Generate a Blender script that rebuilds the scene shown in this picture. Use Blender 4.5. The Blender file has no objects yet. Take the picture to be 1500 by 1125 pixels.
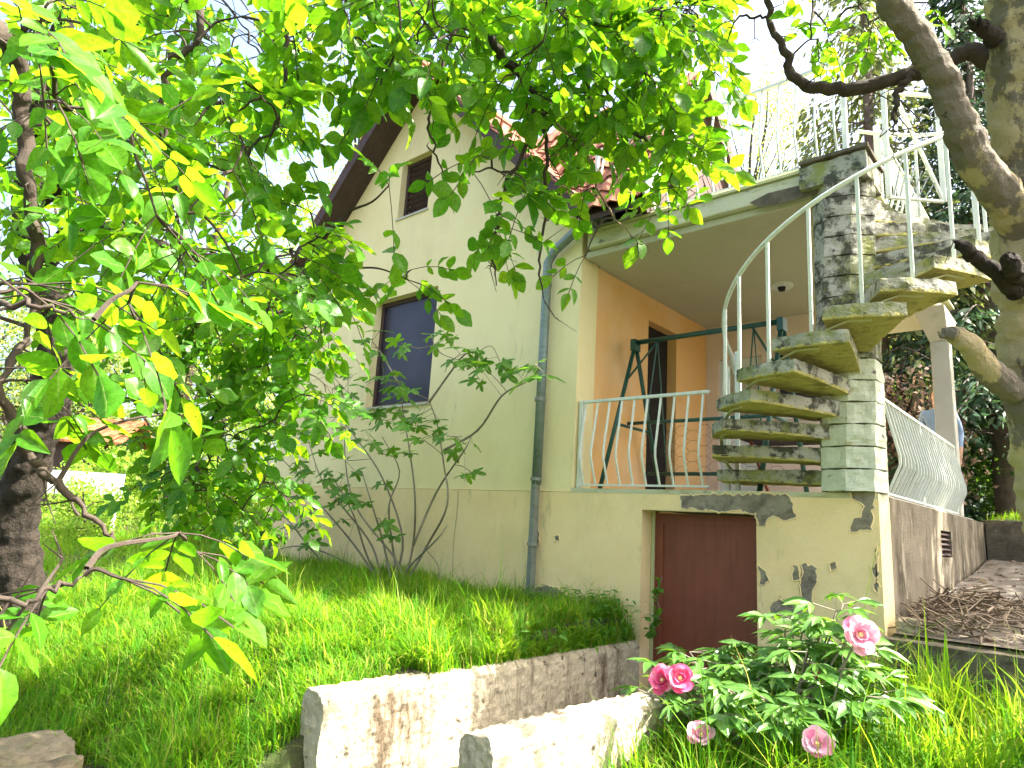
import bpy, math, random
import numpy as np
from mathutils import Vector, Matrix
random.seed(7); RS = np.random.RandomState(7)
R = math.radians
scene = bpy.context.scene
COL = scene.collection

# ------------------------------------------------------------------ camera
# world: x along the house front, y into the house, z up; porch floor is z = 0, right front corner of the house is the origin
F = 985.0
CM = np.array([[-1120, 132.5, F], [875, 255.5, F]], float)
_x = -CM[0] / np.linalg.norm(CM[0]); _y = CM[1] / np.linalg.norm(CM[1])
_z = np.cross(_x, _y); _z /= np.linalg.norm(_z)
_x2 = np.cross(_y, _z); _x = (_x + _x2); _x /= np.linalg.norm(_x); _y = np.cross(_z, _x)
M = np.stack([_x, _y, _z])
CAM = np.array([1.28, -5.56, -0.37])
def ray(px, py): return M @ np.array([px - 750.0, py - 562.5, F])
_r = ray(1288, 722); CAM = -_r * (4.967 / F)
def at(px, py, d): return CAM + ray(px, py) / F * d
def onY(px, py, y=0.0): r = ray(px, py); return CAM + r * ((y - CAM[1]) / r[1])
def onX(px, py, x=0.0): r = ray(px, py); return CAM + r * ((x - CAM[0]) / r[0])
def onZ(px, py, z=0.0): r = ray(px, py); return CAM + r * ((z - CAM[2]) / r[2])
def proj(P):
    q = (np.asarray(P) - CAM) @ M
    return 750 + F * q[..., 0] / q[..., 2], 562.5 + F * q[..., 1] / q[..., 2], q[..., 2]

cd = bpy.data.cameras.new('camera'); cam = bpy.data.objects.new('camera', cd); COL.objects.link(cam)
cd.sensor_width = 36; cd.lens = 36 * F / 1500; cd.clip_start = 0.05; cd.clip_end = 600
mw = Matrix.Identity(4)
for i in range(3):
    mw[i][0] = M[i][0]; mw[i][1] = -M[i][1]; mw[i][2] = -M[i][2]; mw[i][3] = CAM[i]
cam.matrix_world = mw
scene.camera = cam

# ------------------------------------------------------------------ sky, sun, exposure
SUN_EL, SUN_AZ = 52, 58            # azimuth measured from +y towards +x
w = bpy.data.worlds.new('World'); scene.world = w; w.use_nodes = True
nt = w.node_tree; sky = nt.nodes.new('ShaderNodeTexSky'); sky.sky_type = 'NISHITA'; sky.sun_disc = False
sky.sun_elevation = R(SUN_EL); sky.sun_rotation = R(SUN_AZ); sky.dust_density = 7.0; sky.air_density = 1.0; sky.ozone_density = 0.6
bg = nt.nodes['Background']; nt.links.new(sky.outputs[0], bg.inputs[0]); bg.inputs[1].default_value = 0.125
sd = bpy.data.lights.new('sun', 'SUN'); sd.energy = 4.8; sd.angle = R(0.53); sd.color = (1.0, 0.94, 0.82)
so = bpy.data.objects.new('sun', sd); COL.objects.link(so)
SD = Vector((math.sin(R(SUN_AZ)) * math.cos(R(SUN_EL)), math.cos(R(SUN_AZ)) * math.cos(R(SUN_EL)), math.sin(R(SUN_EL))))
so.rotation_euler = SD.to_track_quat('Z', 'Y').to_euler(); so.location = (12, 8, 14)
scene.view_settings.view_transform = 'Standard'; scene.view_settings.look = 'None'
scene.view_settings.exposure = 2.6; scene.view_settings.gamma = 1.0
try:
    scene.cycles.max_bounces = 8; scene.cycles.transparent_max_bounces = 4; scene.cycles.transmission_bounces = 4
    scene.cycles.use_denoising = True; scene.cycles.sample_clamp_indirect = 6
except Exception: pass

# ------------------------------------------------------------------ materials
def newmat(name):
    m = bpy.data.materials.new(name); m.use_nodes = True
    n = m.node_tree.nodes; l = m.node_tree.links
    return m, n, l, n['Principled BSDF']
def ramp(n, l, fac, stops):
    r = n.new('ShaderNodeValToRGB'); e = r.color_ramp.elements
    while len(e) < len(stops): e.new(0.5)
    for k, (p, c) in enumerate(stops):
        e[k].position = p; e[k].color = (*c, 1) if len(c) == 3 else c
    l.new(fac, r.inputs[0]); return r.outputs[0]
def noise(n, l, scale, detail=6, rough=0.6, stretch=None, coord='Object', seed=0.0):
    tc = n.new('ShaderNodeTexCoord'); mp = n.new('ShaderNodeMapping')
    if coord == 'World':
        g = n.new('ShaderNodeNewGeometry'); l.new(g.outputs['Position'], mp.inputs[0])
    else: l.new(tc.outputs[coord], mp.inputs[0])
    if stretch: mp.inputs['Scale'].default_value = stretch
    mp.inputs['Location'].default_value = (seed, seed * 1.7, seed * .6)
    t = n.new('ShaderNodeTexNoise'); t.inputs['Scale'].default_value = scale; t.inputs['Detail'].default_value = detail
    t.inputs['Roughness'].default_value = rough
    l.new(mp.outputs[0], t.inputs[0]); return t.outputs[0]
def mixc(n, l, fac, a, b, mode='MIX'):
    m = n.new('ShaderNodeMix'); m.data_type = 'RGBA'; m.blend_type = mode
    for s, v in ((m.inputs[0], fac), (m.inputs[6], a), (m.inputs[7], b)):
        if hasattr(v, 'links') or hasattr(v, 'is_linked'): l.new(v, s)
        elif isinstance(v, (int, float)): s.default_value = v
        else: s.default_value = (*v, 1)
    return m.outputs[2]
def bump(n, l, b, h, strength=0.4, dist=0.01):
    bp = n.new('ShaderNodeBump'); bp.inputs['Strength'].default_value = strength; bp.inputs['Distance'].default_value = dist
    l.new(h, bp.inputs['Height']); l.new(bp.outputs[0], b.inputs['Normal'])
MAT = {}
def surf(name, c1, c2, scale=6, rough=0.85, c3=None, s3=2.0, t3=(0.55, 0.7), stretch3=None, fine=60, bs=0.35, bd=0.006, c4=None, s4=9, t4=(.6, .68), stretch4=None, metal=0.0, spec=0.3, seed=0.0):
    """two-tone weathered surface with up to two extra stain layers and fine relief, all in world space"""
    m, n, l, b = newmat(name)
    col = ramp(n, l, noise(n, l, scale, 8, .65, None, 'World', seed), [(.3, c1), (.7, c2)])
    hgt = noise(n, l, fine, 6, .7, None, 'World', seed + 3)
    col = mixc(n, l, ramp(n, l, hgt, [(.3, (.0,) * 3), (.75, (.22,) * 3)]), col, tuple(v * .6 for v in c1))
    if c3:
        f = ramp(n, l, noise(n, l, s3, 9, .7, stretch3, 'World', seed + 11), [(t3[0], (0, 0, 0)), (t3[1], (1, 1, 1))])
        col = mixc(n, l, f, col, c3)
    if c4:
        f = ramp(n, l, noise(n, l, s4, 9, .72, stretch4, 'World', seed + 23), [(t4[0], (0, 0, 0)), (t4[1], (1, 1, 1))])
        col = mixc(n, l, f, col, c4)
    l.new(col, b.inputs['Base Color']); b.inputs['Roughness'].default_value = rough; b.inputs['Metallic'].default_value = metal
    b.inputs['Specular IOR Level'].default_value = spec
    bump(n, l, b, hgt, bs, bd); MAT[name] = m; return m
surf('plaster', (.80, .67, .36), (.85, .74, .43), 1.6, .92, (.68, .58, .32), 1.0, (.50, .70), (1, 1, .4), 90, .4, .007, (.46, .43, .27), 4, (.62, .76), (2.2, 2.2, .25))
surf('plinth_plaster', (.81, .61, .31), (.86, .68, .39), 1.8, .92, (.64, .52, .27), 1.3, (.50, .72), (1, 1, .6), 80, .45, .008, (.32, .29, .16), 3.4, (.59, .76), (1.3, 1.3, .35))
surf('orange_plaster', (.76, .42, .15), (.79, .46, .19), 1.5, .9, (.77, .52, .30), .9, (.46, .72), None, 90, .3, .004, (.55, .36, .16), 4, (.64, .76), (1.5, 1.5, .4))
surf('pink_plaster', (.70, .56, .48), (.76, .63, .56), 1.5, .9, (.66, .50, .38), 1.2, (.5, .8), None, 90, .2, .003)
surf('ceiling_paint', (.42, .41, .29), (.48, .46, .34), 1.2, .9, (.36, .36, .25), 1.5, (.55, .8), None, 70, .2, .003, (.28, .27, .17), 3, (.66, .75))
surf('fascia', (.48, .48, .32), (.56, .55, .39), 3, .9, (.30, .30, .16), 3, (.52, .66), (.6, .6, 2), 60, .5, .008, (.14, .12, .08), 7, (.60, .67), (.5, .5, 1.4))
surf('bare_render', (.22, .19, .14), (.36, .32, .25), 7, .95, (.15, .13, .10), 9, (.48, .62), None, 70, 1.0, .012, (.42, .38, .29), 16, (.60, .70))
surf('chalk', (.62, .56, .42), (.70, .64, .50), 9, .95)
surf('side_concrete', (.21, .175, .12), (.31, .26, .185), 4, .95, (.08, .065, .04), 2.2, (.45, .62), (1, 1.2, .5), 60, 1.0, .016, (.42, .37, .27), 3.8, (.57, .68), (1, 1.2, .42))
surf('wall_concrete', (.38, .33, .23), (.48, .42, .31), 3, .95, (.11, .08, .05), 2.6, (.50, .64), (1, 1.4, .33), 55, .9, .012, (.06, .05, .035), 11, (.58, .66))
surf('dark_concrete', (.11, .095, .065), (.17, .15, .10), 4, .95, (.06, .05, .035), 5, (.45, .65), None, 45, .9, .014, (.26, .23, .17), 12, (.62, .70))
surf('stair_concrete', (.30, .295, .24), (.42, .41, .35), 5, .95, (.06, .06, .045), 6.5, (.48, .57), None, 50, .9, .014, (.22, .24, .07), 3.2, (.50, .64), None)
surf('stair_soffit', (.40, .36, .10), (.50, .45, .16), 5, .95, (.20, .18, .05), 6, (.52, .66), None, 45, 1.0, .018, (.10, .085, .04), 11, (.60, .67))
surf('stair_paint', (.52, .56, .45), (.62, .65, .54), 4, .9, (.32, .32, .16), 5, (.54, .66), (1, 1, 2), 60, .6, .01, (.11, .10, .08), 8, (.60, .66))
surf('rail_paint', (.56, .60, .54), (.66, .70, .63), 20, .6, (.30, .17, .08), 16, (.64, .72), None, 120, .4, .002, (.50, .54, .44), 9, (.55, .7), None, 0.0, .4)
surf('rust_strip', (.42, .44, .22), (.50, .50, .28), 10, .7, (.28, .14, .06), 14, (.6, .7), None, 90, .4, .003)
surf('green_paint', (.007, .055, .040), (.012, .08, .058), 12, .4, (.05, .055, .04), 14, (.66, .74), None, 100, .2, .002, None, 9, (.6, .7), None, 0.0, .5)
surf('door_paint', (.17, .040, .020), (.215, .056, .030), 2.2, .5, (.10, .024, .014), 3, (.5, .75), (4, 4, .3), 60, .15, .002, (.22, .09, .05), 14, (.70, .76), None, 0.0, .45)
surf('pipe_zinc', (.17, .215, .205), (.23, .28, .27), 6, .45, (.11, .14, .13), 5, (.5, .7), (2, 2, 6), 60, .2, .002, (.30, .30, .26), 16, (.66, .74), None, .35, .5)
surf('pipe_old', (.17, .19, .17), (.25, .27, .24), 7, .5, (.13, .10, .06), 6, (.55, .7), (1, 1, 3), 60, .3, .003, None, 9, (.6, .7), None, .3, .5)
surf('dark_wood', (.055, .032, .030), (.085, .052, .046), 5, .7, (.035, .022, .02), 4, (.5, .7), (8, 8, 1), 70, .4, .004)
surf('roof_tile', (.22, .085, .05), (.32, .135, .08), 4, .9, (.13, .06, .04), 3, (.50, .66), None, 70, .8, .01, (.24, .21, .16), 9, (.60, .70))
surf('flashing', (.55, .58, .62), (.66, .69, .72), 6, .4, (.35, .36, .36), 5, (.6, .7), None, 80, .2, .002, None, 9, (.6, .7), None, .5, .5)
surf('grey_paint', (.45, .43, .36), (.52, .50, .43), 3, .85, (.36, .35, .28), 4, (.55, .7), None, 80, .3, .004)
surf('white_paint', (.68, .70, .72), (.74, .76, .78), 3, .6, None, 2, (.5, .7), None, 80, .15, .002)
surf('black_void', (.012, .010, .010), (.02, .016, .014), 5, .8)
surf('bark_dark', (.022, .017, .013), (.055, .042, .033), 9, .95, (.15, .14, .12), 6, (.64, .72), (1, 1, .3), 28, 1.0, .04, (.010, .008, .006), 14, (.52, .62), (1, 1, .22))
surf('bark_twig', (.035, .026, .02), (.07, .052, .04), 14, .9, (.17, .14, .11), 10, (.64, .72), None, 60, .6, .006)
surf('bark_plane', (.36, .30, .16), (.46, .39, .22), 3.5, .85, (.15, .13, .09), 2.2, (.53, .56), (1, 1, .5), 34, 1.0, .02, (.07, .06, .045), 7, (.62, .65), (1, 1, .35))
surf('bark_bough', (.13, .11, .08), (.20, .17, .125), 6, .9, (.38, .31, .16), 1.7, (.50, .53), (1, 1, .6), 34, 1.0, .02, (.06, .05, .04), 9, (.60, .65), (1, 1, .3))
surf('bark_conifer', (.12, .09, .08), (.2, .16, .145), 8, .95, None, 2, (.5, .7), None, 30, 1, .02)
surf('fig_stem', (.16, .14, .10), (.25, .22, .17), 8, .85, None, 2, (.5, .7), None, 60, .5, .004)
surf('dry_twig', (.16, .12, .08), (.28, .22, .16), 12, .95, (.09, .07, .05), 8, (.5, .65), None, 60, .5, .004)
surf('soil', (.055, .045, .028), (.10, .08, .05), 4, .98, (.05, .075, .018), 1.4, (.45, .6), None, 30, .9, .03, (.20, .17, .11), 8, (.66, .72))
surf('dry_stone', (.20, .155, .10), (.30, .24, .165), 5, .95, (.10, .08, .05), 5, (.5, .64), None, 50, 1.0, .015, (.10, .11, .035), 4, (.56, .68))
surf('path_soil', (.15, .125, .10), (.23, .20, .16), 4, .98, (.09, .07, .05), 3, (.5, .65), None, 40, .9, .02, (.33, .30, .25), 9, (.62, .7))
surf('hut_roof', (.40, .13, .06), (.52, .20, .10), 6, .9, (.20, .08, .05), 4, (.55, .7))
surf('denim', (.20, .28, .42), (.27, .36, .52), 10, .9, None, 2, (.5, .7), None, 200, .3, .002)
surf('pale_cloth', (.52, .52, .62), (.62, .62, .70), 10, .9, None, 2, (.5, .7), None, 200, .3, .002)
surf('skin', (.50, .28, .20), (.56, .33, .24), 10, .6, None, 2, (.5, .7), None, 200, .1, .001)
surf('hair', (.05, .03, .02), (.09, .055, .035), 30, .6)

def glass(name, col, rough):
    m, n, l, b = newmat(name); b.inputs['Roughness'].default_value = rough; b.inputs['Specular IOR Level'].default_value = .3
    f = noise(n, l, 2.2, 5, .6, None, 'World')
    l.new(ramp(n, l, f, [(.3, tuple(c * .6 for c in col)), (.75, tuple(c * 1.6 for c in col))]), b.inputs['Base Color']); MAT[name] = m
glass('window_glass', (.020, .017, .032), .3)

def leafmat(name, cols, tcols, rough=.42, mixf=.5, vein=True, spec=.28):
    """two-sided leaf: glossy skin over a translucent blade, colour differing from leaf to leaf"""
    m, n, l, b = newmat(name)
    g = n.new('ShaderNodeNewGeometry'); oi = n.new('ShaderNodeObjectInfo')
    ad = n.new('ShaderNodeMath'); ad.operation = 'ADD'; l.new(g.outputs['Random Per Island'], ad.inputs[0]); l.new(oi.outputs['Random'], ad.inputs[1])
    fr = n.new('ShaderNodeMath'); fr.operation = 'FRACT'; l.new(ad.outputs[0], fr.inputs[0])
    k = len(cols) - 1
    c = ramp(n, l, fr.outputs[0], [(i / k, x) for i, x in enumerate(cols)])
    t = ramp(n, l, fr.outputs[0], [(i / k, x) for i, x in enumerate(tcols)])
    if vein:
        uv = n.new('ShaderNodeUVMap'); sp = n.new('ShaderNodeSeparateXYZ'); l.new(uv.outputs[0], sp.inputs[0])
        def mth(op, a, v=None, v2=None):
            q = n.new('ShaderNodeMath'); q.operation = op
            l.new(a, q.inputs[0])
            if v is not None:
                if hasattr(v, 'is_linked'): l.new(v, q.inputs[1])
                else: q.inputs[1].default_value = v
            return q.outputs[0]
        du = mth('ABSOLUTE', mth('SUBTRACT', sp.outputs[0], .5))
        rib = mth('LESS_THAN', du, .022)
        ph = mth('ADD', mth('MULTIPLY', sp.outputs[1], 11.0), mth('MULTIPLY', du, -7.0))
        sv = mth('GREATER_THAN', mth('FRACT', ph), .88)
        vf = mth('MAXIMUM', rib, mth('MULTIPLY', sv, .35))
        c = mixc(n, l, mth('MULTIPLY', vf, .8), c, (.26, .36, .09))
        t = mixc(n, l, mth('MULTIPLY', vf, .8), t, (.12, .26, .02))
        mp = n.new('ShaderNodeVectorMath'); mp.operation = 'MULTIPLY_ADD'; l.new(uv.outputs[0], mp.inputs[0]); mp.inputs[1].default_value = (5, 9, 1)
        cx = n.new('ShaderNodeCombineXYZ'); l.new(mth('MULTIPLY', fr.outputs[0], 371.0), cx.inputs[2]); l.new(mth('MULTIPLY', fr.outputs[0], 97.0), cx.inputs[0]); l.new(cx.outputs[0], mp.inputs[2])
        ns = n.new('ShaderNodeTexNoise'); ns.inputs['Scale'].default_value = 1.0; ns.inputs['Detail'].default_value = 4; l.new(mp.outputs[0], ns.inputs[0])
        spot = ramp(n, l, ns.outputs[0], [(.68, (0, 0, 0)), (.72, (1, 1, 1))]); blot = ramp(n, l, ns.outputs[0], [(.3, (.62, .62, .62)), (.6, (1, 1, 1))])
        c = mixc(n, l, 1.0, c, blot, 'MULTIPLY'); t = mixc(n, l, 1.0, t, blot, 'MULTIPLY')
        c = mixc(n, l, spot, c, (.10, .07, .02)); t = mixc(n, l, spot, t, (.12, .08, .01))
        bump(n, l, b, sv, .25, .002)
    l.new(c, b.inputs['Base Color']); b.inputs['Roughness'].default_value = rough; b.inputs['Specular IOR Level'].default_value = spec
    tr = n.new('ShaderNodeBsdfTranslucent'); l.new(t, tr.inputs[0])
    mx = n.new('ShaderNodeMixShader'); mx.inputs[0].default_value = mixf
    l.new(b.outputs[0], mx.inputs[1]); l.new(tr.outputs[0], mx.inputs[2]); l.new(mx.outputs[0], n['Material Output'].inputs[0])
    MAT[name] = m
leafmat('walnut_leaf', [(.035, .15, .008), (.055, .20, .010), (.08, .24, .012), (.04, .17, .012)], [(.15, .45, .008), (.23, .54, .010), (.38, .63, .012), (.18, .49, .010)], .36, .55)
leafmat('fig_leaf', [(.05, .17, .02), (.07, .21, .024), (.10, .26, .028)], [(.14, .42, .015), (.22, .52, .02), (.30, .56, .02)], .45, .42)
leafmat('peony_leaf', [(.06, .18, .035), (.085, .22, .04), (.12, .27, .045)], [(.16, .38, .02), (.22, .44, .02), (.26, .48, .03)], .32, .35, True, .5)
leafmat('grass_blade', [(.035, .15, .008), (.055, .20, .010), (.085, .25, .013), (.12, .28, .018), (.26, .27, .07)], [(.13, .38, .008), (.22, .48, .010), (.36, .58, .015), (.46, .62, .03), (.52, .48, .12)], .55, .5, False, .12)
leafmat('weed_leaf', [(.04, .16, .016), (.07, .21, .02), (.10, .24, .025)], [(.16, .46, .015), (.24, .54, .02), (.32, .58, .02)], .45, .42)
leafmat('birch_leaf', [(.13, .20, .04), (.19, .26, .06), (.24, .28, .08)], [(.36, .52, .06), (.48, .60, .09), (.50, .56, .12)], .5, .55, False)
leafmat('bush_leaf', [(.09, .20, .02), (.14, .27, .03), (.20, .30, .05)], [(.32, .56, .03), (.44, .64, .05), (.52, .62, .10)], .5, .5, False)
leafmat('dark_leaf', [(.03, .08, .016), (.05, .11, .022), (.08, .15, .028)], [(.06, .16, .012), (.12, .26, .02), (.22, .38, .03)], .5, .35, False)
leafmat('needle', [(.03, .07, .04), (.045, .10, .05), (.065, .12, .055)], [(.05, .12, .05), (.08, .16, .05), (.10, .18, .06)], .5, .25, False)
leafmat('needle_light', [(.08, .12, .035), (.12, .16, .045), (.16, .18, .06)], [(.22, .30, .06), (.30, .36, .08), (.34, .36, .10)], .5, .35, False)
leafmat('dry_leaf', [(.13, .08, .06), (.20, .13, .10), (.11, .10, .05)], [(.20, .12, .08), (.26, .18, .12), (.2, .2, .08)], .7, .3, False)
leafmat('petal_pink', [(.62, .06, .20), (.72, .12, .28), (.80, .30, .45)], [(.8, .12, .3), (.85, .2, .38), (.9, .45, .55)], .5, .4, False)
leafmat('petal_pale', [(.80, .40, .52), (.86, .62, .68), (.72, .18, .36)], [(.85, .5, .6), (.9, .7, .75), (.85, .3, .45)], .5, .4, False)
surf('stamen', (.80, .55, .18), (.85, .68, .32), 60, .8)

# ------------------------------------------------------------------ mesh helpers
def tag(o, label=None, cat=None, group=None, kind=None):
    for k, v in (('label', label), ('category', cat), ('group', group), ('kind', kind)):
        if v: o[k] = v
    return o
def link(name, me, parent=None, mat=None):
    o = bpy.data.objects.new(name, me); COL.objects.link(o); o.parent = parent
    if mat: me.materials.append(MAT[mat])
    return o
def empty(name, loc, label, cat, group=None):
    o = bpy.data.objects.new(name, None); COL.objects.link(o); o.location = loc; o.empty_display_size = .2
    return tag(o, label, cat, group)
class MB:
    def __init__(s): s.v = []; s.f = []
    def add(s, v, f):
        k = len(s.v); s.v += [tuple(map(float, p)) for p in v]; s.f += [tuple(i + k for i in q) for q in f]; return s
    def box(s, lo, hi):
        (a, b, c), (d, e, g) = lo, hi
        return s.add([(a, b, c), (d, b, c), (d, e, c), (a, e, c), (a, b, g), (d, b, g), (d, e, g), (a, e, g)],
                     [(0, 3, 2, 1), (4, 5, 6, 7), (0, 1, 5, 4), (1, 2, 6, 5), (2, 3, 7, 6), (3, 0, 4, 7)])
    def bar(s, p, q, wd, ht, up=(0, 0, 1)):
        p, q = np.array(p, float), np.array(q, float); d = q - p; d /= np.linalg.norm(d)
        sd_ = np.cross(d, up); 
        if np.linalg.norm(sd_) < 1e-4: sd_ = np.cross(d, (0, 1, 0.0))
        sd_ /= np.linalg.norm(sd_); u = np.cross(sd_, d)
        a = sd_ * wd / 2; b = u * ht / 2
        return s.add([p - a - b, p + a - b, p + a + b, p - a + b, q - a - b, q + a - b, q + a + b, q - a + b],
                     [(0, 1, 2, 3), (7, 6, 5, 4), (0, 4, 5, 1), (1, 5, 6, 2), (2, 6, 7, 3), (3, 7, 4, 0)])
    def prism(s, poly, ext):
        n = len(poly); e = np.array(ext, float); P = [np.array(p, float) for p in poly]
        return s.add(P + [p + e for p in P], [tuple(range(n))[::-1], tuple(range(n, 2 * n))] + [(i, (i + 1) % n, n + (i + 1) % n, n + i) for i in range(n)])
    def tube(s, pts, rad, n=8, jit=0.0, caps=True):
        P = np.array(pts, float); m = len(P)
        r = np.full(m, rad, float) if np.isscalar(rad) else np.array(rad, float)
        T = np.gradient(P, axis=0); T /= (np.linalg.norm(T, axis=1)[:, None] + 1e-9)
        u = np.cross(T[0], (0.3, 0.2, 1)); 
        if np.linalg.norm(u) < 1e-3: u = np.cross(T[0], (1, 0, 0))
        k = len(s.v)
        for i in range(m):
            u = u - T[i] * np.dot(u, T[i]); u /= np.linalg.norm(u) + 1e-9; b = np.cross(T[i], u)
            for j in range(n):
                a = 2 * math.pi * j / n; rr = r[i] * (1 + (random.uniform(-jit, jit) if jit else 0))
                s.v.append(tuple(P[i] + u * math.cos(a) * rr + b * math.sin(a) * rr))
        for i in range(m - 1):
            for j in range(n):
                s.f.append((k + i * n + j, k + i * n + (j + 1) % n, k + (i + 1) * n + (j + 1) % n, k + (i + 1) * n + j))
        if caps:
            s.f.append(tuple(k + j for j in range(n))[::-1]); s.f.append(tuple(k + (m - 1) * n + j for j in range(n)))
        return s
    def rough(s, amt, cuts=0):
        s.v = [tuple(np.array(p) + RS.uniform(-amt, amt, 3)) for p in s.v]; return s
    def mesh(s, name):
        me = bpy.data.meshes.new(name); me.from_pydata(s.v, [], s.f); me.update(); return me
    def build(s, name, mat, parent=None, smooth=False, bevel=0.0):
        me = s.mesh(name)
        if smooth: me.polygons.foreach_set('use_smooth', [True] * len(me.polygons))
        o = link(name, me, parent, mat)
        if parent is not None and parent.type == 'EMPTY': o.matrix_parent_inverse = Matrix.Translation(-Vector(parent.location))
        elif parent is not None and parent.parent is not None: pass
        if bevel:
            bv = o.modifiers.new('bevel', 'BEVEL'); bv.width = bevel; bv.segments = 2; bv.limit_method = 'ANGLE'
        return o
def spline(pts, n=8):
    """Catmull-Rom through the given rows (any number of columns)"""
    P = np.array(pts, float); P = np.vstack([2 * P[0] - P[1], P, 2 * P[-1] - P[-2]]); out = []
    for i in range(1, len(P) - 2):
        for t in np.linspace(0, 1, n, endpoint=False):
            a, b, c, d = P[i - 1], P[i], P[i + 1], P[i + 2]
            out.append(.5 * (2 * b + (c - a) * t + (2 * a - 5 * b + 4 * c - d) * t * t + (3 * b - a - 3 * c + d) * t ** 3))
    out.append(P[-2]); return np.array(out)
def subdiv_rough(o, levels, amt, scale):
    """uneven, chipped surface for cast concrete"""
    m = o.modifiers.new('cuts', 'SUBSURF'); m.subdivision_type = 'SIMPLE'; m.levels = levels; m.render_levels = levels
    t = bpy.data.textures.new(o.name, 'CLOUDS'); t.noise_scale = scale; t.noise_depth = 3
    d = o.modifiers.new('chips', 'DISPLACE'); d.texture = t; d.strength = amt; d.mid_level = .5; d.texture_coords = 'GLOBAL'
    return o

# leaf outlines: rows along the blade (t, half width), folded on the midrib and curved
def blade(name, prof, fold=.18, curl=.15, wave=0.0):
    v = []; uv = []; f = []
    for t, hw in prof:
        z0 = -curl * t * t
        for u in (-1, -.5, 0, .5, 1):
            v.append((u * hw, t, z0 + abs(u) * hw * fold + wave * math.sin(t * 14 + u) * hw)); uv.append((.5 + .5 * u, t))
    for i in range(len(prof) - 1):
        for j in range(4):
            a = i * 5 + j; f.append((a, a + 1, a + 6, a + 5))
    return np.array(v), f, np.array(uv)
WALNUT = [blade('l', [(0, .01), (.06, .07), (.2, .20), (.4, .28), (.6, .27), (.8, .17), (.92, .075), (1, .005)], .22, .12),
          blade('l', [(0, .01), (.08, .10), (.25, .26), (.45, .33), (.65, .30), (.84, .17), (.94, .07), (1, .005)], .15, .28, .05),
          blade('l', [(0, .01), (.06, .09), (.22, .24), (.42, .30), (.62, .28), (.82, .18), (.93, .085), (1, .005)], .35, -.05, .06),
          blade('l', [(0, .01), (.07, .08), (.22, .19), (.42, .25), (.62, .22), (.82, .13), (.93, .06), (1, .005)], .6, .42, .10),
          blade('l', [(0, .01), (.07, .12), (.22, .28), (.40, .36), (.58, .34), (.78, .22), (.90, .12), (1, .02)], .08, .05, .12)]
PEONY = [blade('p', [(0, .01), (.15, .06), (.4, .13), (.6, .125), (.82, .07), (1, .005)], .3, .18), blade('p', [(0, .01), (.15, .07), (.38, .16), (.6, .15), (.82, .08), (1, .005)], .25, .35)]
def lobed():
    out = [(0, 0)]
    lob = [(-122, .50, .20), (-62, .78, .23), (0, 1.0, .22), (62, .78, .23), (122, .50, .20)]
    pts = []
    for i, (a, L, wd) in enumerate(lob):
        a = R(a); d = np.array([math.sin(a), math.cos(a)]); s_ = np.array([d[1], -d[0]])
        for t, h in ((.55, -wd), (.82, -wd * .8), (1, 0), (.82, wd * .8), (.55, wd)): pts.append(d * L * t + s_ * h * L * .95)
        if i < 4:
            a2 = R((lob[i][0] + lob[i + 1][0]) / 2); pts.append(np.array([math.sin(a2), math.cos(a2)]) * (.34))
    pts = [np.array((-.05, -.12))] + pts + [np.array((.05, -.12))]
    v = [(0, .0, 0)] + [(p[0], p[1], -.22 * (p[0] ** 2 + p[1] ** 2) + .06 * abs(p[0])) for p in pts]
    n = len(pts); f = [(0, i + 1, i + 2) for i in range(n - 1)] + [(0, n, 1)]
    uv = [(.5, .15)] + [(.5 + p[0] * .6, .15 + p[1] * .8) for p in pts]
    return np.array(v), [q[::-1] for q in f], np.array(uv)
FIG = [lobed()]
def leaf_frames(dirs, nrm, size, roll=None):
    """rotation matrices (N,3,3): local y = dir, local z ~ normal, scaled"""
    d = dirs / (np.linalg.norm(dirs, axis=1)[:, None] + 1e-9)
    x = np.cross(d, nrm); x /= (np.linalg.norm(x, axis=1)[:, None] + 1e-9); z = np.cross(x, d)
    return np.stack([x, d, z], axis=2) * np.asarray(size)[:, None, None]
def leaf_mesh(name, shape, Rm, P):
    v, f, uv = shape; N = len(P); nv = len(v)
    V = (np.einsum('nij,kj->nki', Rm, v) + P[:, None, :]).reshape(-1, 3)
    ls = np.array([len(q) for q in f]); li = np.concatenate([np.array(q) for q in f])
    L = (li[None, :] + (np.arange(N) * nv)[:, None]).ravel(); lt = np.tile(ls, N); st = np.concatenate([[0], np.cumsum(lt)[:-1]])
    me = bpy.data.meshes.new(name); me.vertices.add(len(V)); me.vertices.foreach_set('co', V.ravel().astype(np.float32))
    me.loops.add(len(L)); me.loops.foreach_set('vertex_index', L.astype(np.int32))
    me.polygons.add(len(lt)); me.polygons.foreach_set('loop_start', st.astype(np.int32)); me.polygons.foreach_set('loop_total', lt.astype(np.int32))
    u = me.uv_layers.new(name='UVMap'); u.data.foreach_set('uv', np.tile(uv[li], (N, 1)).ravel().astype(np.float32))
    me.polygons.foreach_set('use_smooth', np.ones(len(lt), bool)); me.update(calc_edges=True); return me
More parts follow.
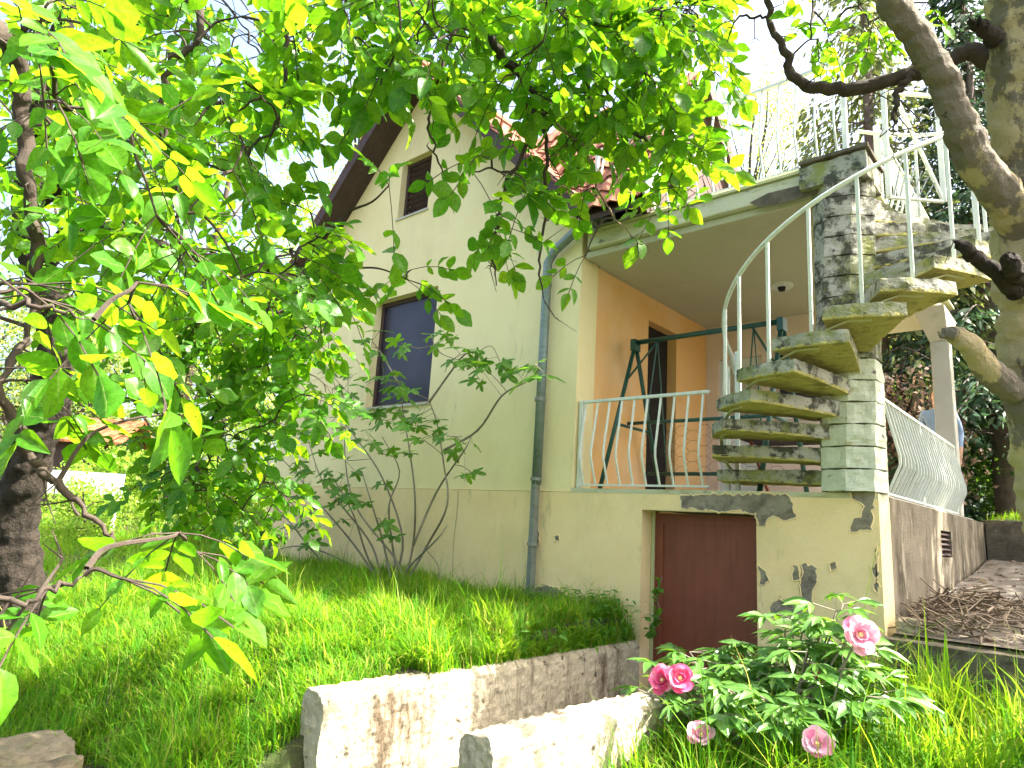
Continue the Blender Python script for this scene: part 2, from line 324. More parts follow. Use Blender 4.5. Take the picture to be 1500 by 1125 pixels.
def merge(me_list, name):
    """several leaf meshes into one"""
    V = []; L = []; T = []; U = []; k = 0
    for me in me_list:
        n = len(me.vertices); a = np.empty(n * 3, np.float32); me.vertices.foreach_get('co', a); V.append(a)
        q = np.empty(len(me.loops), np.int32); me.loops.foreach_get('vertex_index', q); L.append(q + k); k += n
        t = np.empty(len(me.polygons), np.int32); me.polygons.foreach_get('loop_total', t); T.append(t)
        u = np.empty(len(me.loops) * 2, np.float32); me.uv_layers[0].data.foreach_get('uv', u); U.append(u); bpy.data.meshes.remove(me)
    V, L, T, U = map(np.concatenate, (V, L, T, U)); me = bpy.data.meshes.new(name)
    me.vertices.add(len(V) // 3); me.vertices.foreach_set('co', V); me.loops.add(len(L)); me.loops.foreach_set('vertex_index', L)
    me.polygons.add(len(T)); me.polygons.foreach_set('loop_start', np.concatenate([[0], np.cumsum(T)[:-1]]).astype(np.int32)); me.polygons.foreach_set('loop_total', T)
    u = me.uv_layers.new(name='UVMap'); u.data.foreach_set('uv', U); me.polygons.foreach_set('use_smooth', np.ones(len(T), bool)); me.update(calc_edges=True); return me
def leaves_on(root, shapes, Rm, P, mat, singles=300, name='leaf', rest='foliage'):
    """the leaves that show largest as objects of their own, the others joined"""
    N = len(P); kind = RS.randint(0, len(shapes), N)
    x, y, d = proj(P); inv = (x > -20) & (x < 1520) & (y > -20) & (y < 1145) & (d > .3)
    sc = np.linalg.norm(Rm[:, :, 1], axis=1); key = np.where(inv, sc / np.maximum(d, .3), -1)
    order = np.argsort(-key); top = [i for i in order[:singles] if key[i] > 0]; mask = np.ones(N, bool); mask[top] = False
    base = []
    for k, sh in enumerate(shapes):
        me = leaf_mesh(name, sh, np.eye(3)[None], np.zeros((1, 3))); me.materials.append(MAT[mat]); base.append(me)
    inv0 = Matrix.Translation(-Vector(root.location))
    for i in top:
        o = bpy.data.objects.new(name, base[kind[i]]); COL.objects.link(o); o.parent = root
        mw_ = Matrix.Identity(4)
        for a in range(3):
            for b in range(3): mw_[a][b] = Rm[i][a][b]
            mw_[a][3] = P[i][a]
        o.matrix_parent_inverse = inv0; o.matrix_basis = mw_
    ms = []
    for k, sh in enumerate(shapes):
        q = mask & (kind == k)
        if q.any(): ms.append(leaf_mesh('tmp', sh, Rm[q], P[q]))
    if ms:
        me = merge(ms, rest); o = link(rest, me, root, mat); o.matrix_parent_inverse = inv0; o['kind'] = 'stuff'

# ------------------------------------------------------------------ ground
def H(x, y):
    x = np.asarray(x, float); y = np.asarray(y, float)
    ss = lambda a, b, t: np.clip((t - a) / (b - a), 0, 1) ** 2 * (3 - 2 * np.clip((t - a) / (b - a), 0, 1))
    lawn = -1.17 - .17 * (1 - ss(-3.2, -.6, y)) - (.58 * (1 - ss(-4.2, -2.5, y))) - .05 * ss(-4, -9, x) * 0
    lawn = lawn + .05 * np.sin(x * 1.7 + 1) * np.sin(y * 2.1) + .012 * np.maximum(0, -9 - x)
    bed = -1.36 - .46 * (1 - ss(-3.2, -.2, y)) - .12 * (1 - ss(-4.6, -3.2, y)) + .02 * np.sin(x * 3 + y * 4)
    pas = -1.9 + 0 * x
    path = -.99 + .095 * np.clip(y, 0, 5.2) + .02 * np.sin(x * 5) * np.sin(y * 3)
    z = np.where(x < -2.07, lawn, np.where(x < -.99, np.where(y < -4.3, -1.95, pas), bed))
    z = np.where((x > -.0) & (y > -.1), path, z)
    z = np.where((x > -9.2) & (x < -.1) & (y > .12), -1.95, z)
    back = .02 + .055 * np.maximum(y - 5.4, 0)
    z = np.where((x > -.1) & (y > 5.4), np.minimum(back, 1.5), z)
    z = np.where((x <= -.1) & (y > 9.0), np.where(x > -9, -.3, -1.1 + .02 * (y - 9)), z)
    return z
def ground():
    def axis(lo, hi, fine_lo, fine_hi, st):
        a = np.arange(fine_lo, fine_hi + 1e-6, st); g1 = fine_hi + np.cumsum(st * 1.25 ** np.arange(1, 40)); g0 = fine_lo - np.cumsum(st * 1.25 ** np.arange(1, 40))
        return np.concatenate([g0[g0 > lo][::-1], a, g1[g1 < hi]])
    xs = axis(-260, 260, -9.5, 3.0, .09); ys = axis(-200, 260, -6.5, 6.0, .09)
    X, Y = np.meshgrid(xs, ys); Z = H(X, Y); V = np.stack([X, Y, Z], -1).reshape(-1, 3); nx = len(xs); ny = len(ys)
    I = (np.arange(ny - 1)[:, None] * nx + np.arange(nx - 1)[None, :]).ravel()
    fc = np.stack([I, I + 1, I + nx + 1, I + nx], 1)
    me = bpy.data.meshes.new('ground'); me.vertices.add(len(V)); me.vertices.foreach_set('co', V.ravel().astype(np.float32))
    me.loops.add(fc.size); me.loops.foreach_set('vertex_index', fc.ravel().astype(np.int32)); me.polygons.add(len(fc))
    me.polygons.foreach_set('loop_start', (np.arange(len(fc)) * 4).astype(np.int32)); me.polygons.foreach_set('loop_total', np.full(len(fc), 4, np.int32)); me.update(calc_edges=True)
    o = link('ground', me, None, 'soil'); o['kind'] = 'structure'
ground()
pt = MB(); n_ = 26
for i in range(n_ + 1):
    y = -.02 + 5.32 * i / n_
    for j in range(9): x = .06 + 2.6 * j / 8; pt.v.append((x, y, float(H(x + .05, max(y, 0.0))) + .012 + random.uniform(0, .012)))
for i in range(n_):
    for j in range(8): a = i * 9 + j; pt.f.append((a, a + 1, a + 10, a + 9))
pth = pt.build('path', 'path_soil'); pth['kind'] = 'structure'

# ------------------------------------------------------------------ house
house = empty('house', (-4.4, 0, -1.2), 'cream gabled house with tiled roof, open porch and red-brown cellar door', 'house')
GX0, GX1, RX, RZ, EZ = -8.62, -2.80, -5.70, 6.02, 3.02      # gable wall, ridge
def roof_z(x): return RZ - abs(x - RX) * (RZ - EZ) / 3.02
WIN = (-6.42, -5.10, 1.05, 2.60); ATT = (-6.12, -5.47, 3.80, 4.70)
def holed(mb, x0, x1, z0, top, holes, y0, y1):
    """upright wall in the x-z plane with rectangular openings"""
    xs = sorted({x0, x1, *[h[0] for h in holes], *[h[1] for h in holes], *([RX] if x0 < RX < x1 and top == 'gable' else [])})
    T = (lambda x: roof_z(x) - .12) if top == 'gable' else (lambda x: top)
    for a, b in zip(xs, xs[1:]):
        cuts = sorted([(h[2], h[3]) for h in holes if h[0] <= a + 1e-6 and h[1] >= b - 1e-6]); z = z0
        for c0, c1 in cuts: 
            if c0 > z: mb.prism([(a, y0, z), (b, y0, z), (b, y0, c0), (a, y0, c0)], (0, y1 - y0, 0))
            z = c1
        mb.prism([(a, y0, z), (b, y0, z), (b, y0, T(b)), (a, y0, T(a))], (0, y1 - y0, 0))
    return mb
holed(MB(), GX0, GX1, -.04, 'gable', [WIN, ATT], 0, .32).build('gable_wall', 'plaster', house)
DOOR = (-1.98, -.915, -2.0, -.19)
holed(MB(), GX0 - .02, -.002, -2.0, -.045, [DOOR], -.018, .30).build('plinth_wall', 'plinth_plaster', house)
holed(MB(), -2.8, -.004, -.045, -.004, [], -.02, .30).build('porch_edge', 'fascia', house)
MB().box((GX0, .32, -2), (GX0 + .3, 8.2, 3.0)).build('side_wall', 'plaster', house)
MB().box((GX0, 8.2, -2), (-2.8, 8.5, 3.2)).build('rear_wall', 'plaster', house)
# porch: orange wall with dark doorway, pink back wall, ceiling
PD = (1.44, 2.16, 0, 2.16)
ow = MB()
for a, b, z0, z1 in ((.32, PD[0], .004, 2.46), (PD[0], PD[1], PD[3], 2.46), (PD[1], 3.05, .004, 2.46)): ow.box((-3.05, a, z0), (-2.8, b, z1))
ow.build('porch_side_wall', 'orange_plaster', house)
MB().box((-3.05, 3.05, .0), (-2.8, 8.2, 3.0)).build('inner_wall', 'plaster', house)
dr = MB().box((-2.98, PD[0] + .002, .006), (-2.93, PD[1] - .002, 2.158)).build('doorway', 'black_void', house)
MB().box((-2.93, PD[0] + .05, .95), (-2.915, PD[0] + .12, 1.02)).build('lock_plate', 'flashing', dr)
bw = MB()
BWX = -1.15
for a, b, z0, z1 in ((-2.798, -2.62, .004, 2.458), (-2.62, -2.02, 1.98, 2.458), (-2.02, BWX, .004, 2.458)): bw.box((a, 3.02, z0), (b, 3.22, z1))
bw.build('porch_back_wall', 'pink_plaster', house)
bd_ = MB().box((-2.618, 3.08, .006), (-2.022, 3.12, 1.978)).build('back_door', 'white_paint', house)
MB().box((-2.54, 3.065, .95), (-2.10, 3.078, 1.85)).build('door_panel', 'grey_paint', bd_)
sw_ = MB().box((-1.78, 3.0, 1.15), (-1.35, 3.018, 1.95)).build('small_window', 'window_glass', house)
MB().box((-1.83, 2.99, 1.10), (-1.30, 3.0, 1.15)).box((-1.83, 2.99, 1.95), (-1.30, 3.0, 2.0)).build('window_trim', 'white_paint', sw_)
MB().box((-2.795, .302, -.14), (-.02, 4.6, .002)).build('porch_floor', 'grey_paint', house)
# deck slab above the porch
MB().box((-2.70, -.05, 2.535), (-.10, 4.5, 2.70)).build('deck_slab', 'fascia', house, bevel=.012)
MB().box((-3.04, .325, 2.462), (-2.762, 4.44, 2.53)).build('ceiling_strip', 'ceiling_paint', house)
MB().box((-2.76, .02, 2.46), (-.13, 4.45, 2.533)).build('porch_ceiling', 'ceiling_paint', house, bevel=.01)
MB().box((-2.70, -.075, 2.702), (-.04, 4.5, 2.728)).build('deck_edging', 'rust_strip', house)
br = [onY(*p, -.052) for p in ((1098, 297), (1125, 283), (1170, 272), (1222, 262), (1226, 274), (1190, 285), (1150, 297), (1112, 304))]
MB().prism([(p[0], -.055, p[2]) for p in br], (0, .004, 0)).build('broken_edge', 'dark_concrete', house)
lp = onZ(1145, 418, 2.455)
lm = MB().tube([(lp[0], lp[1], 2.457), (lp[0], lp[1], 2.43)], [.13, .12], 16).build('lamp_base', 'rail_paint', house)
MB().tube([(lp[0], lp[1], 2.43), (lp[0], lp[1], 2.39)], [.045, .035], 12).build('lamp_socket', 'black_void', lm)
# flaked-off paint: bare grey render showing
def flake(pts, y, name='bare_patch', mat='bare_render'):
    P = [onY(px, py, y) for px, py in pts]; Q = []
    for a, b in zip(P, P[1:] + P[:1]):
        L = np.linalg.norm(b - a); k = max(1, int(L / .026))
        for t in range(k):
            q = a + (b - a) * t / k
            if t: q = q + RS.uniform(-.016, .016, 3)
            Q.append((q[0], y, q[2]))
    C_ = np.mean(Q, axis=0); rim = [(C_[0] + (q[0] - C_[0]) * 1.0 + math.copysign(RS.uniform(.003, .012), q[0] - C_[0]), y + .0012, C_[2] + (q[2] - C_[2]) + math.copysign(RS.uniform(.002, .010), q[2] - C_[2])) for q in Q]
    pa = MB().prism(Q[::-1], (0, .004, 0)).build(name, mat, house); MB().prism(rim[::-1], (0, .0035, 0)).build('chipped_rim', 'chalk', pa); MB().tube([(q[0], y + .001, q[2]) for q in rim + rim[:1]], [RS.uniform(.003, .008) for q in rim] + [.005], 5, .3).build('paint_edge', 'plinth_plaster', pa)
FY = -.021
flake([(997, 726), (1150, 723), (1158, 735), (1167, 753), (1150, 762), (1138, 757), (1126, 758), (1121, 770), (1108, 770), (1107, 750), (1060, 749), (998, 744)], FY)
flake([(1238, 719), (1281, 719), (1281, 744), (1275, 747), (1279, 757), (1277, 776), (1262, 776), (1247, 779), (1249, 765), (1262, 757), (1263, 742)], FY)
flake([(1172, 828), (1180, 824), (1196, 833), (1195, 850), (1188, 888), (1172, 898), (1150, 907), (1126, 904), (1128, 889), (1142, 872), (1152, 886), (1172, 876)], FY)
flake([(1111, 828), (1121, 838), (1126, 850), (1119, 857), (1113, 855)], FY)
flake([(1161, 828), (1168, 830), (1171, 848), (1162, 851)], FY)
flake([(778, 862), (800, 858), (822, 866), (838, 880), (838, 905), (778, 905)], FY)
flake([(1216, 826), (1223, 823), (1225, 832), (1218, 836)], FY); flake([(1279, 840), (1284, 800), (1286, 870), (1281, 862)], FY)
flake([(783, 780), (788, 778), (789, 795), (784, 797)], FY); flake([(812, 786), (818, 784), (819, 792), (813, 794)], FY)
MB().tube([(x, -.021, z) for x, z in [(-4.42 + .01 * math.sin(i), -.06 - i * .12) for i in range(9)]], .0025, 4).build('crack', 'bare_render', house)
# windows
fr = MB(); x0, x1, z0, z1 = WIN
for a, b in (((x0, .12, z0), (x0 + .06, .17, z1)), ((x1 - .06, .12, z0), (x1, .17, z1)), ((x0 + .06, .12, z0), (x1 - .06, .17, z0 + .06)), ((x0 + .06, .12, z1 - .06), (x1 - .06, .17, z1))): fr.box(a, b)
wf = fr.build('window', 'dark_wood', house)
for a, b in ((x0 + .06, x1 - .06),): MB().box((a, .14, z0 + .06), (b, .15, z1 - .06)).build('pane', 'window_glass', wf)
MB().box((x0 - .03, -.03, z0 - .035), (x1 + .03, .12, z0 - .001)).build('sill', 'grey_paint', wf)
x0, x1, z0, z1 = ATT
fr = MB()
for a, b in (((x0, .10, z0), (x0 + .05, .15, z1)), ((x1 - .05, .10, z0), (x1, .15, z1)), ((x0 + .05, .10, z0), (x1 - .05, .15, z0 + .05)), ((x0 + .05, .10, z1 - .05), (x1 - .05, .15, z1))): fr.box(a, b)
wf = fr.build('attic_shutter', 'dark_wood', house); MB().box((x0, .22, z0), (x1, .24, z1)).build('shutter_back', 'black_void', wf)
for i in range(9):
    z = z0 + .09 + i * .09; MB().bar((x0 + .05, .13, z), (x1 - .05, .13, z), .06, .014, (0, .6, .8)).build('slat', 'dark_wood', wf)
MB().box((x0 - .02, -.02, z0 - .03), (x1 + .02, .10, z0 - .001)).build('sill', 'grey_paint', wf)
# cellar door
cdz = (-1.9, -.21); dm = MB().box((-1.94, .16, cdz[0]), (-.93, .21, cdz[1])).build('cellar_door', 'door_paint', house)
for x in (-1.90, -1.0): MB().box((x, .150, cdz[0] + .02), (x + .05, .159, cdz[1] - .03)).build('door_stile', 'door_paint', dm)
MB().box((-1.85, .150, cdz[1] - .09), (-1.0, .159, cdz[1] - .03)).build('door_rail', 'door_paint', dm)
MB().box((-1.98, -.016, -.192), (-.915, .16, -.17)).box((-1.975, .15, -2.0), (-1.94, .22, -.193)).build('door_frame', 'rust_strip', house)
# side basement wall with air vent
V0, V1, VZ0, VZ1 = 2.30, 2.86, -.46, -.20
sw = MB()
for a, b, z0, z1 in ((.302, V0, -2, -.012), (V0, V1, -2, VZ0), (V0, V1, VZ1, -.012), (V1, 5.45, -2, -.012)): sw.box((-.3, a, z0), (0.0, b, z1))
sw.build('basement_side_wall', 'side_concrete', house)
vg = MB().box((-.13, V0, VZ0), (-.11, V1, VZ1)).build('air_vent', 'black_void', house)
for i in range(5): z = VZ0 + .03 + i * .05; MB().bar((-.03, V0, z), (-.03, V1, z), .05, .012, (.5, 0, .8)).build('slat', 'dark_wood', vg)
# roof
def slope_box(mb, xa, za, xb, zb, y0, y1, th):
    n = np.array([-(zb - za), 0, xb - xa]); n = n / np.linalg.norm(n) * th
    if n[2] < 0: n = -n
    return mb.prism([(xa, y0, za), (xb, y0, zb), (xb + n[0], y0, zb + n[2]), (xa + n[0], y0, za + n[2])], (0, y1 - y0, 0))
SL = (RZ - EZ) / 3.02
rf = slope_box(MB(), RX, RZ - .12, RX + 3.1, RZ - .12 - SL * 3.1, -.36, 8.6, .09).build('roof_right', 'dark_wood', house)
rl = slope_box(MB(), RX, RZ - .12, RX - 3.25, RZ - .12 - SL * 3.25, -.36, 8.6, .09).build('roof_left', 'dark_wood', house)
for s_, ln in ((1, 3.1), (-1, 3.25)):
    vb = MB(); vb.prism([(RX, -.40, RZ + .04), (RX + s_ * ln, -.40, RZ + .04 - SL * ln), (RX + s_ * ln, -.40, RZ - .22 - SL * ln), (RX, -.40, RZ - .22)], (0, .035, 0)); vb.build('verge_board', 'dark_wood', house)
    MB().prism([(RX, -.362, RZ - .18), (RX + s_ * ln, -.362, RZ - .18 - SL * ln), (RX + s_ * ln, -.362, RZ - .2 - SL * ln), (RX, -.362, RZ - .2)], (0, .36, 0)).build('soffit', 'dark_wood', house)
def tile_mesh():
    mb = MB(); W, L = .215, .36; prof = [(-.5, 0), (-.3, .035), (-.05, .045), (.15, .02), (.35, .0), (.5, .012)]
    for t, dz in ((0, .03), (1, 0)):
        for u, h in prof: mb.v.append((u * W, t * L, h + dz)); 
        for u, h in prof: mb.v.append((u * W, t * L, h + dz - .016))
    n = len(prof)
    for i in range(n - 1): mb.f += [(i, i + 1, 2 * n + i + 1, 2 * n + i), (n + i, 2 * n + n + i, 3 * n + i + 1, n + i + 1), (i, n + i, n + i + 1, i + 1), (2 * n + i, 2 * n + i + 1, 3 * n + i + 1, 3 * n + i)]
    mb.f += [(0, 2 * n, 3 * n, n), (n - 1, 2 * n - 1, 4 * n - 1, 3 * n - 1)]
    return mb
TILE = tile_mesh(); tm = TILE.mesh('tile'); tm.materials.append(MAT['roof_tile'])
def lay(origin, across, up, cols, rows, keep, parent, singles=True, stuff=None):
    across = np.array(across, float); up = np.array(up, float); across /= np.linalg.norm(across); up /= np.linalg.norm(up); n = np.cross(across, up)
    for r_ in range(rows):
        for c in range(cols):
            p = np.array(origin) + across * ((c + .5 * 0) * .2 + .1) + up * (r_ * .27)
            if not keep(p): continue
            q = np.stack([across, up, n], 1) @ Matrix.Rotation(random.uniform(-.04, .04), 3, 'Z')
            if singles:
                o = bpy.data.objects.new('tile', tm); COL.objects.link(o); o.parent = parent; m4 = Matrix.Identity(4)
                for a in range(3):
                    for b in range(3): m4[a][b] = q[a][b]
                    m4[a][3] = p[a] + n[a] * random.uniform(0, .012)
                o.matrix_parent_inverse = parent.matrix_world.inverted() if parent.type != 'EMPTY' else Matrix.Translation(-Vector(parent.location)); o.matrix_basis = m4
            else: stuff.add([np.array(p) + np.array(q) @ np.array(v) for v in TILE.v], TILE.f)
e0 = (RX + 3.12, 0, RZ - .03 - SL * 3.12); upv = (-1, 0, SL)
inv_dir = lambda p: True
lay((e0[0], -.40, e0[2]), (0, 1, 0), upv, 9, 15, lambda p: True, rf)            # nearest rows, tile by tile
st = MB(); lay((e0[0], 1.40, e0[2]), (0, 1, 0), upv, 36, 15, lambda p: True, rf, False, st); so_ = st.build('tiling', 'roof_tile', rf); so_['kind'] = 'stuff'
st = MB(); lay((RX - 3.27, 8.6, RZ - .03 - SL * 3.27), (0, -1, 0), (1, 0, SL), 45, 16, lambda p: True, rl, False, st); so_ = st.build('tiling', 'roof_tile', rl); so_['kind'] = 'stuff'
MB().tube([(RX, -.42, RZ + .03), (RX, 8.6, RZ + .03)], .09, 10).build('ridge', 'roof_tile', house)
# steep dormer opening onto the deck, clad in dark boards
XD = -1.95
dA, dT, dB = onX(915, 322, XD), onX(1018, 114, XD), onX(1071, 288, XD)
def ext(a, b, z): t = (z - a[2]) / (b[2] - a[2]); return a + (b - a) * t
dA = ext(dT, dA, 2.74); dB = ext(dT, dB, 2.74)
dorm = MB().prism([dA, dB, dT], (-.06, 0, 0)).build('dormer_front', 'dark_wood', house)
# boards in a chevron either side of the middle
mid = (dA + dB) / 2
def inside(p, a, b, c):
    s1 = lambda u, v, q: (v[1] - u[1]) * (q[2] - u[2]) - (v[2] - u[2]) * (q[1] - u[1])
    d = [s1(a, b, p), s1(b, c, p), s1(c, a, p)]; return all(v >= 0 for v in d) or all(v <= 0 for v in d)
for side in (0, 1):
    A_, B_ = (dA, mid) if side == 0 else (mid, dB)
    for i in range(-14, 30):
        run = [p for t in np.linspace(-2, 4, 240) for p in [np.array((XD + .012, A_[1] + (t if side == 0 else -t) * .78 + (0 if side == 0 else (B_[1] - A_[1])), 2.74 + i * .15 + t * .62))] if inside(p, A_, B_, dT)]
        if len(run) > 8: MB().bar(run[0], run[-1], .014, .10, (1, 0, 0.001) if False else (0, .62 if side == 0 else -.62, -.78)).build('cladding_board', 'dark_wood', dorm)
back_x = lambda z: RX + (RZ - z) / SL - .15
for a, nm in ((dA, 'near'), (dB, 'far')):
    tb, bb = np.array((back_x(dT[2]), dT[1], dT[2])), np.array((back_x(a[2]), a[1], a[2]))
    sl = MB().add([a + (.12, 0, 0), dT + (.12, 0, 0), tb, bb, a + (.12, 0, -.06), dT + (.12, 0, -.06), tb + (0, 0, -.06), bb + (0, 0, -.06)], [(0, 1, 2, 3), (7, 6, 5, 4), (0, 4, 5, 1), (1, 5, 6, 2), (2, 6, 7, 3), (3, 7, 4, 0)]).build('dormer_slope', 'dark_wood', house)
    if nm == 'near':
        u = dT - a; L = np.linalg.norm(u)
        lay(a + np.array((.10, -.03, 0)) - np.array((2.6, 0, 0)), (1, 0, 0), u, 13, int(L / .27), lambda p: p[0] > back_x(p[2]) - .1, sl)
    MB().bar(a + (.13, 0, .02), dT + (.13, 0, .02), .03, .14, (0, 1, 0)).build('verge_flashing' if nm == 'near' else 'verge_board', 'flashing' if nm == 'near' else 'dark_wood', house)
# gutter and downpipe
gx, gz = -2.56, EZ - .13
gt = MB()
for (a, b) in (((gx - .07, -.34, gz - .07), (gx + .07, 6.5, gz - .055)), ((gx - .07, -.34, gz - .055), (gx - .055, 6.5, gz + .06)), ((gx + .055, -.34, gz - .055), (gx + .07, 6.5, gz + .06)), ((gx - .055, -.34, gz - .055), (gx + .055, -.325, gz + .06))): gt.box(a, b)
gt.build('gutter', 'pipe_zinc', house)
pA = onY(842, 340, -.12); pB = onY(803, 378, -.09)
dp = MB(); px_ = pB[0]
pipe = [(gx, -.2, gz - .07), (gx, -.2, gz - .16), (pA[0], -.12, pA[2]), (px_ + .10, -.10, pB[2] + .06), (px_, -.09, pB[2] - .06), (px_, -.09, 1.5), (px_, -.09, .02)]
dp.tube(pipe, .052, 10); d1 = dp.build('downpipe', 'pipe_zinc', house, True)
MB().tube([(px_, -.1, .05), (px_, -.1, -1.25)], .046, 4).build('lower_downpipe', 'pipe_old', house)
for z in (2.2, .9, .06, -.6): MB().tube([(px_, -.095, z), (px_, -.095, z + .035)], .062, 10).build('pipe_clamp', 'pipe_old', house)
# porch post on the open side
pc = onX(1392, 740, -.12); pcy = 3.85
MB().prism([(-.22, pcy - .1, 0), (-.02, pcy - .1, 0), (-.02, pcy + .1, 0), (-.22, pcy + .1, 0)], (0, 0, 2.1)).build('porch_column', 'grey_paint', house, bevel=.015)
MB().add([(-.22, pcy - .1, 2.102), (-.02, pcy - .1, 2.102), (-.02, pcy + .1, 2.102), (-.22, pcy + .1, 2.102), (-.34, pcy - .42, 2.455), (.0, pcy - .42, 2.455), (.0, pcy + .42, 2.455), (-.34, pcy + .42, 2.455)],
         [(0, 3, 2, 1), (4, 5, 6, 7), (0, 1, 5, 4), (1, 2, 6, 5), (2, 3, 7, 6), (3, 0, 4, 7)]).build('column_capital', 'grey_paint', house)

# ------------------------------------------------------------------ railings
def railing(name, label, p0, p1, z0, z1, out, n, posts=(), lean=.09):
    p0 = np.array(p0, float); p1 = np.array(p1, float); out = np.array(out, float)
    r_ = empty(name, (*(p0 + p1) / 2 * (1, 1), z0) if len(p0) == 2 else ((p0 + p1) / 2), label, 'railing', None)
    P = lambda t, z, o=0: np.array((*(p0 + (p1 - p0) * t), z)) + np.array((*out, 0)) * o
    MB().bar(P(0, z1), P(1, z1), .035, .03).build('top_rail', 'rail_paint', r_, bevel=.004)
    MB().bar(P(0, z0 + .035), P(1, z0 + .035), .03, .018).build('bottom_rail', 'rail_paint', r_)
    for i in range(n):
        t = (i + .6) / n; h = z1 - z0; j = random.uniform(-.006, .006)
        a, b, c, d = P(t, z1 - .012), P(t + j / 2, z0 + h * .42, lean), P(t + j / 2, z0 + h * .33, lean), P(t, z0 + .04)
        MB().bar(a, b, .014, .02, (*out, .01)).bar(b, c, .014, .02, (*out, .01)).bar(c, d, .014, .02, (*out, .01)).build('baluster', 'rail_paint', r_)
    for t in posts: MB().bar(P(t, z0 + .002), P(t, z1 + (.0)), .04, .04, (1, 0, 0)).build('post', 'rail_paint', r_, bevel=.004)
    return r_
railing('porch_railing', 'short white bent-bar railing on the porch edge beside the spiral stairs', (-2.79, .06), (-1.36, .06), .0, .885, (0, -1), 10, (.02,))
railing('side_railing', 'long white bent-bar railing along the open side of the porch', (-.05, .42), (-.05, 3.72), -.01, .79, (1, 0), 27, (.0, .42, .98), .10)
railing('deck_railing', 'white bent-bar railing along the front edge of the upper deck', (-2.62, -.03), (-.12, -.03), 2.73, 3.66, (0, -1), 16, (.0, 1.0))
railing('deck_side_railing', 'white bent-bar railing along the deck side behind the stair top', (-.14, 1.15), (-.14, 4.3), 2.73, 3.66, (1, 0), 18, (.0, .5, 1.0), .08)

# ------------------------------------------------------------------ spiral staircase
AX, AY, RO, RISE, DTH, TH1 = -.20, .12, 1.0, .17, R(19.2), R(-185)
stair = empty('spiral_staircase', (AX, AY, 0), 'mossy concrete spiral staircase with white handrail climbing to the deck', 'staircase')
def sp(r_, th, z): return np.array((AX + r_ * math.cos(th), AY + r_ * math.sin(th), z))
for k in range(1, 16):
    th = TH1 + (k - 1) * DTH; zt = RISE * k; hw = DTH * .62
    mb = MB(); ring = []
    rr = [.16, .45, .75, RO + .02]
    top = []; bot = []
    N = 6
    for r_ in rr:
        half = .10 + (r_ - .16) * .155 + .02
        th_c = th
        d = np.array((math.cos(th_c), math.sin(th_c))); s_ = np.array((-d[1], d[0]))
        dz = .115 - .025 * min(1, (r_ - .16) / .5)
        row = []
        for t in np.linspace(-1, 1, 4):
            q = np.array((AX, AY)) + d * (r_ + (0.03 * (1 - t * t) if r_ == rr[-1] else 0)) + s_ * half * t; row.append(q)
        top.append([(q[0], q[1], zt) for q in row]); bot.append([(q[0], q[1], zt - dz) for q in row])
    for grp in (top, bot):
        for row in grp: mb.v += row
    n = 4; m_ = len(rr); o2 = n * m_
    for i in range(m_ - 1):
        for j in range(n - 1):
            a = i * n + j; mb.f += [(a, a + n, a + n + 1, a + 1)]
        mb.f += [(i * n, o2 + i * n, o2 + (i + 1) * n, (i + 1) * n), (i * n + 3, (i + 1) * n + 3, o2 + (i + 1) * n + 3, o2 + i * n + 3)]
    for j in range(n - 1):
        mb.f += [(j, j + 1, o2 + j + 1, o2 + j)]; e = (m_ - 1) * n; mb.f += [(e + j, o2 + e + j, o2 + e + j + 1, e + j + 1)]
    tr = mb.build('tread', 'stair_concrete', stair); subdiv_rough(tr, 3, .03, .09)
    uf = MB(); uf.v = [tuple(np.array(p) - (0, 0, .004)) for row in bot for p in row]
    for i in range(m_ - 1):
        for j in range(n - 1): a = i * n + j; uf.f.append((a, a + 1, a + n + 1, a + n))
    u_ = uf.build('tread_soffit', 'stair_soffit', tr); sd2 = u_.modifiers.new('t', 'SOLIDIFY'); sd2.thickness = .02; subdiv_rough(u_, 3, .03, .09)
    # hub block of the same casting, part of the column
    hb = MB(); hbR = .235
    a0 = th * .12
    poly = [sp(hbR * (1.12 if q % 2 else 1.0), a0 + q * math.pi / 4 + .4, zt - RISE + .006) for q in range(8)]
    h_ = hb.prism(poly, (0, 0, RISE - .012)).build('column_block', 'stair_paint' if k <= 6 else 'stair_concrete', stair); subdiv_rough(h_, 3, .03, .10)
MB().tube([sp(0, 0, -.0), sp(0, 0, 2.5)], .20, 10).build('column_core', 'stair_concrete', stair)
for z0, z1 in ((2.52, 2.72),):
    c_ = MB().prism([(AX - .27, AY - .24, z0), (AX + .25, AY - .24, z0), (AX + .25, AY + .25, z0), (AX - .27, AY + .25, z0)], (0, 0, z1 - z0)).build('column_head', 'stair_concrete', stair); subdiv_rough(c_, 3, .03, .1)
c_ = MB().box((AX - .26, AY - .27, 2.735), (AX + .27, AY + .26, 2.765)).build('cap_slab', 'dark_concrete', stair); subdiv_rough(c_, 3, .02, .1)
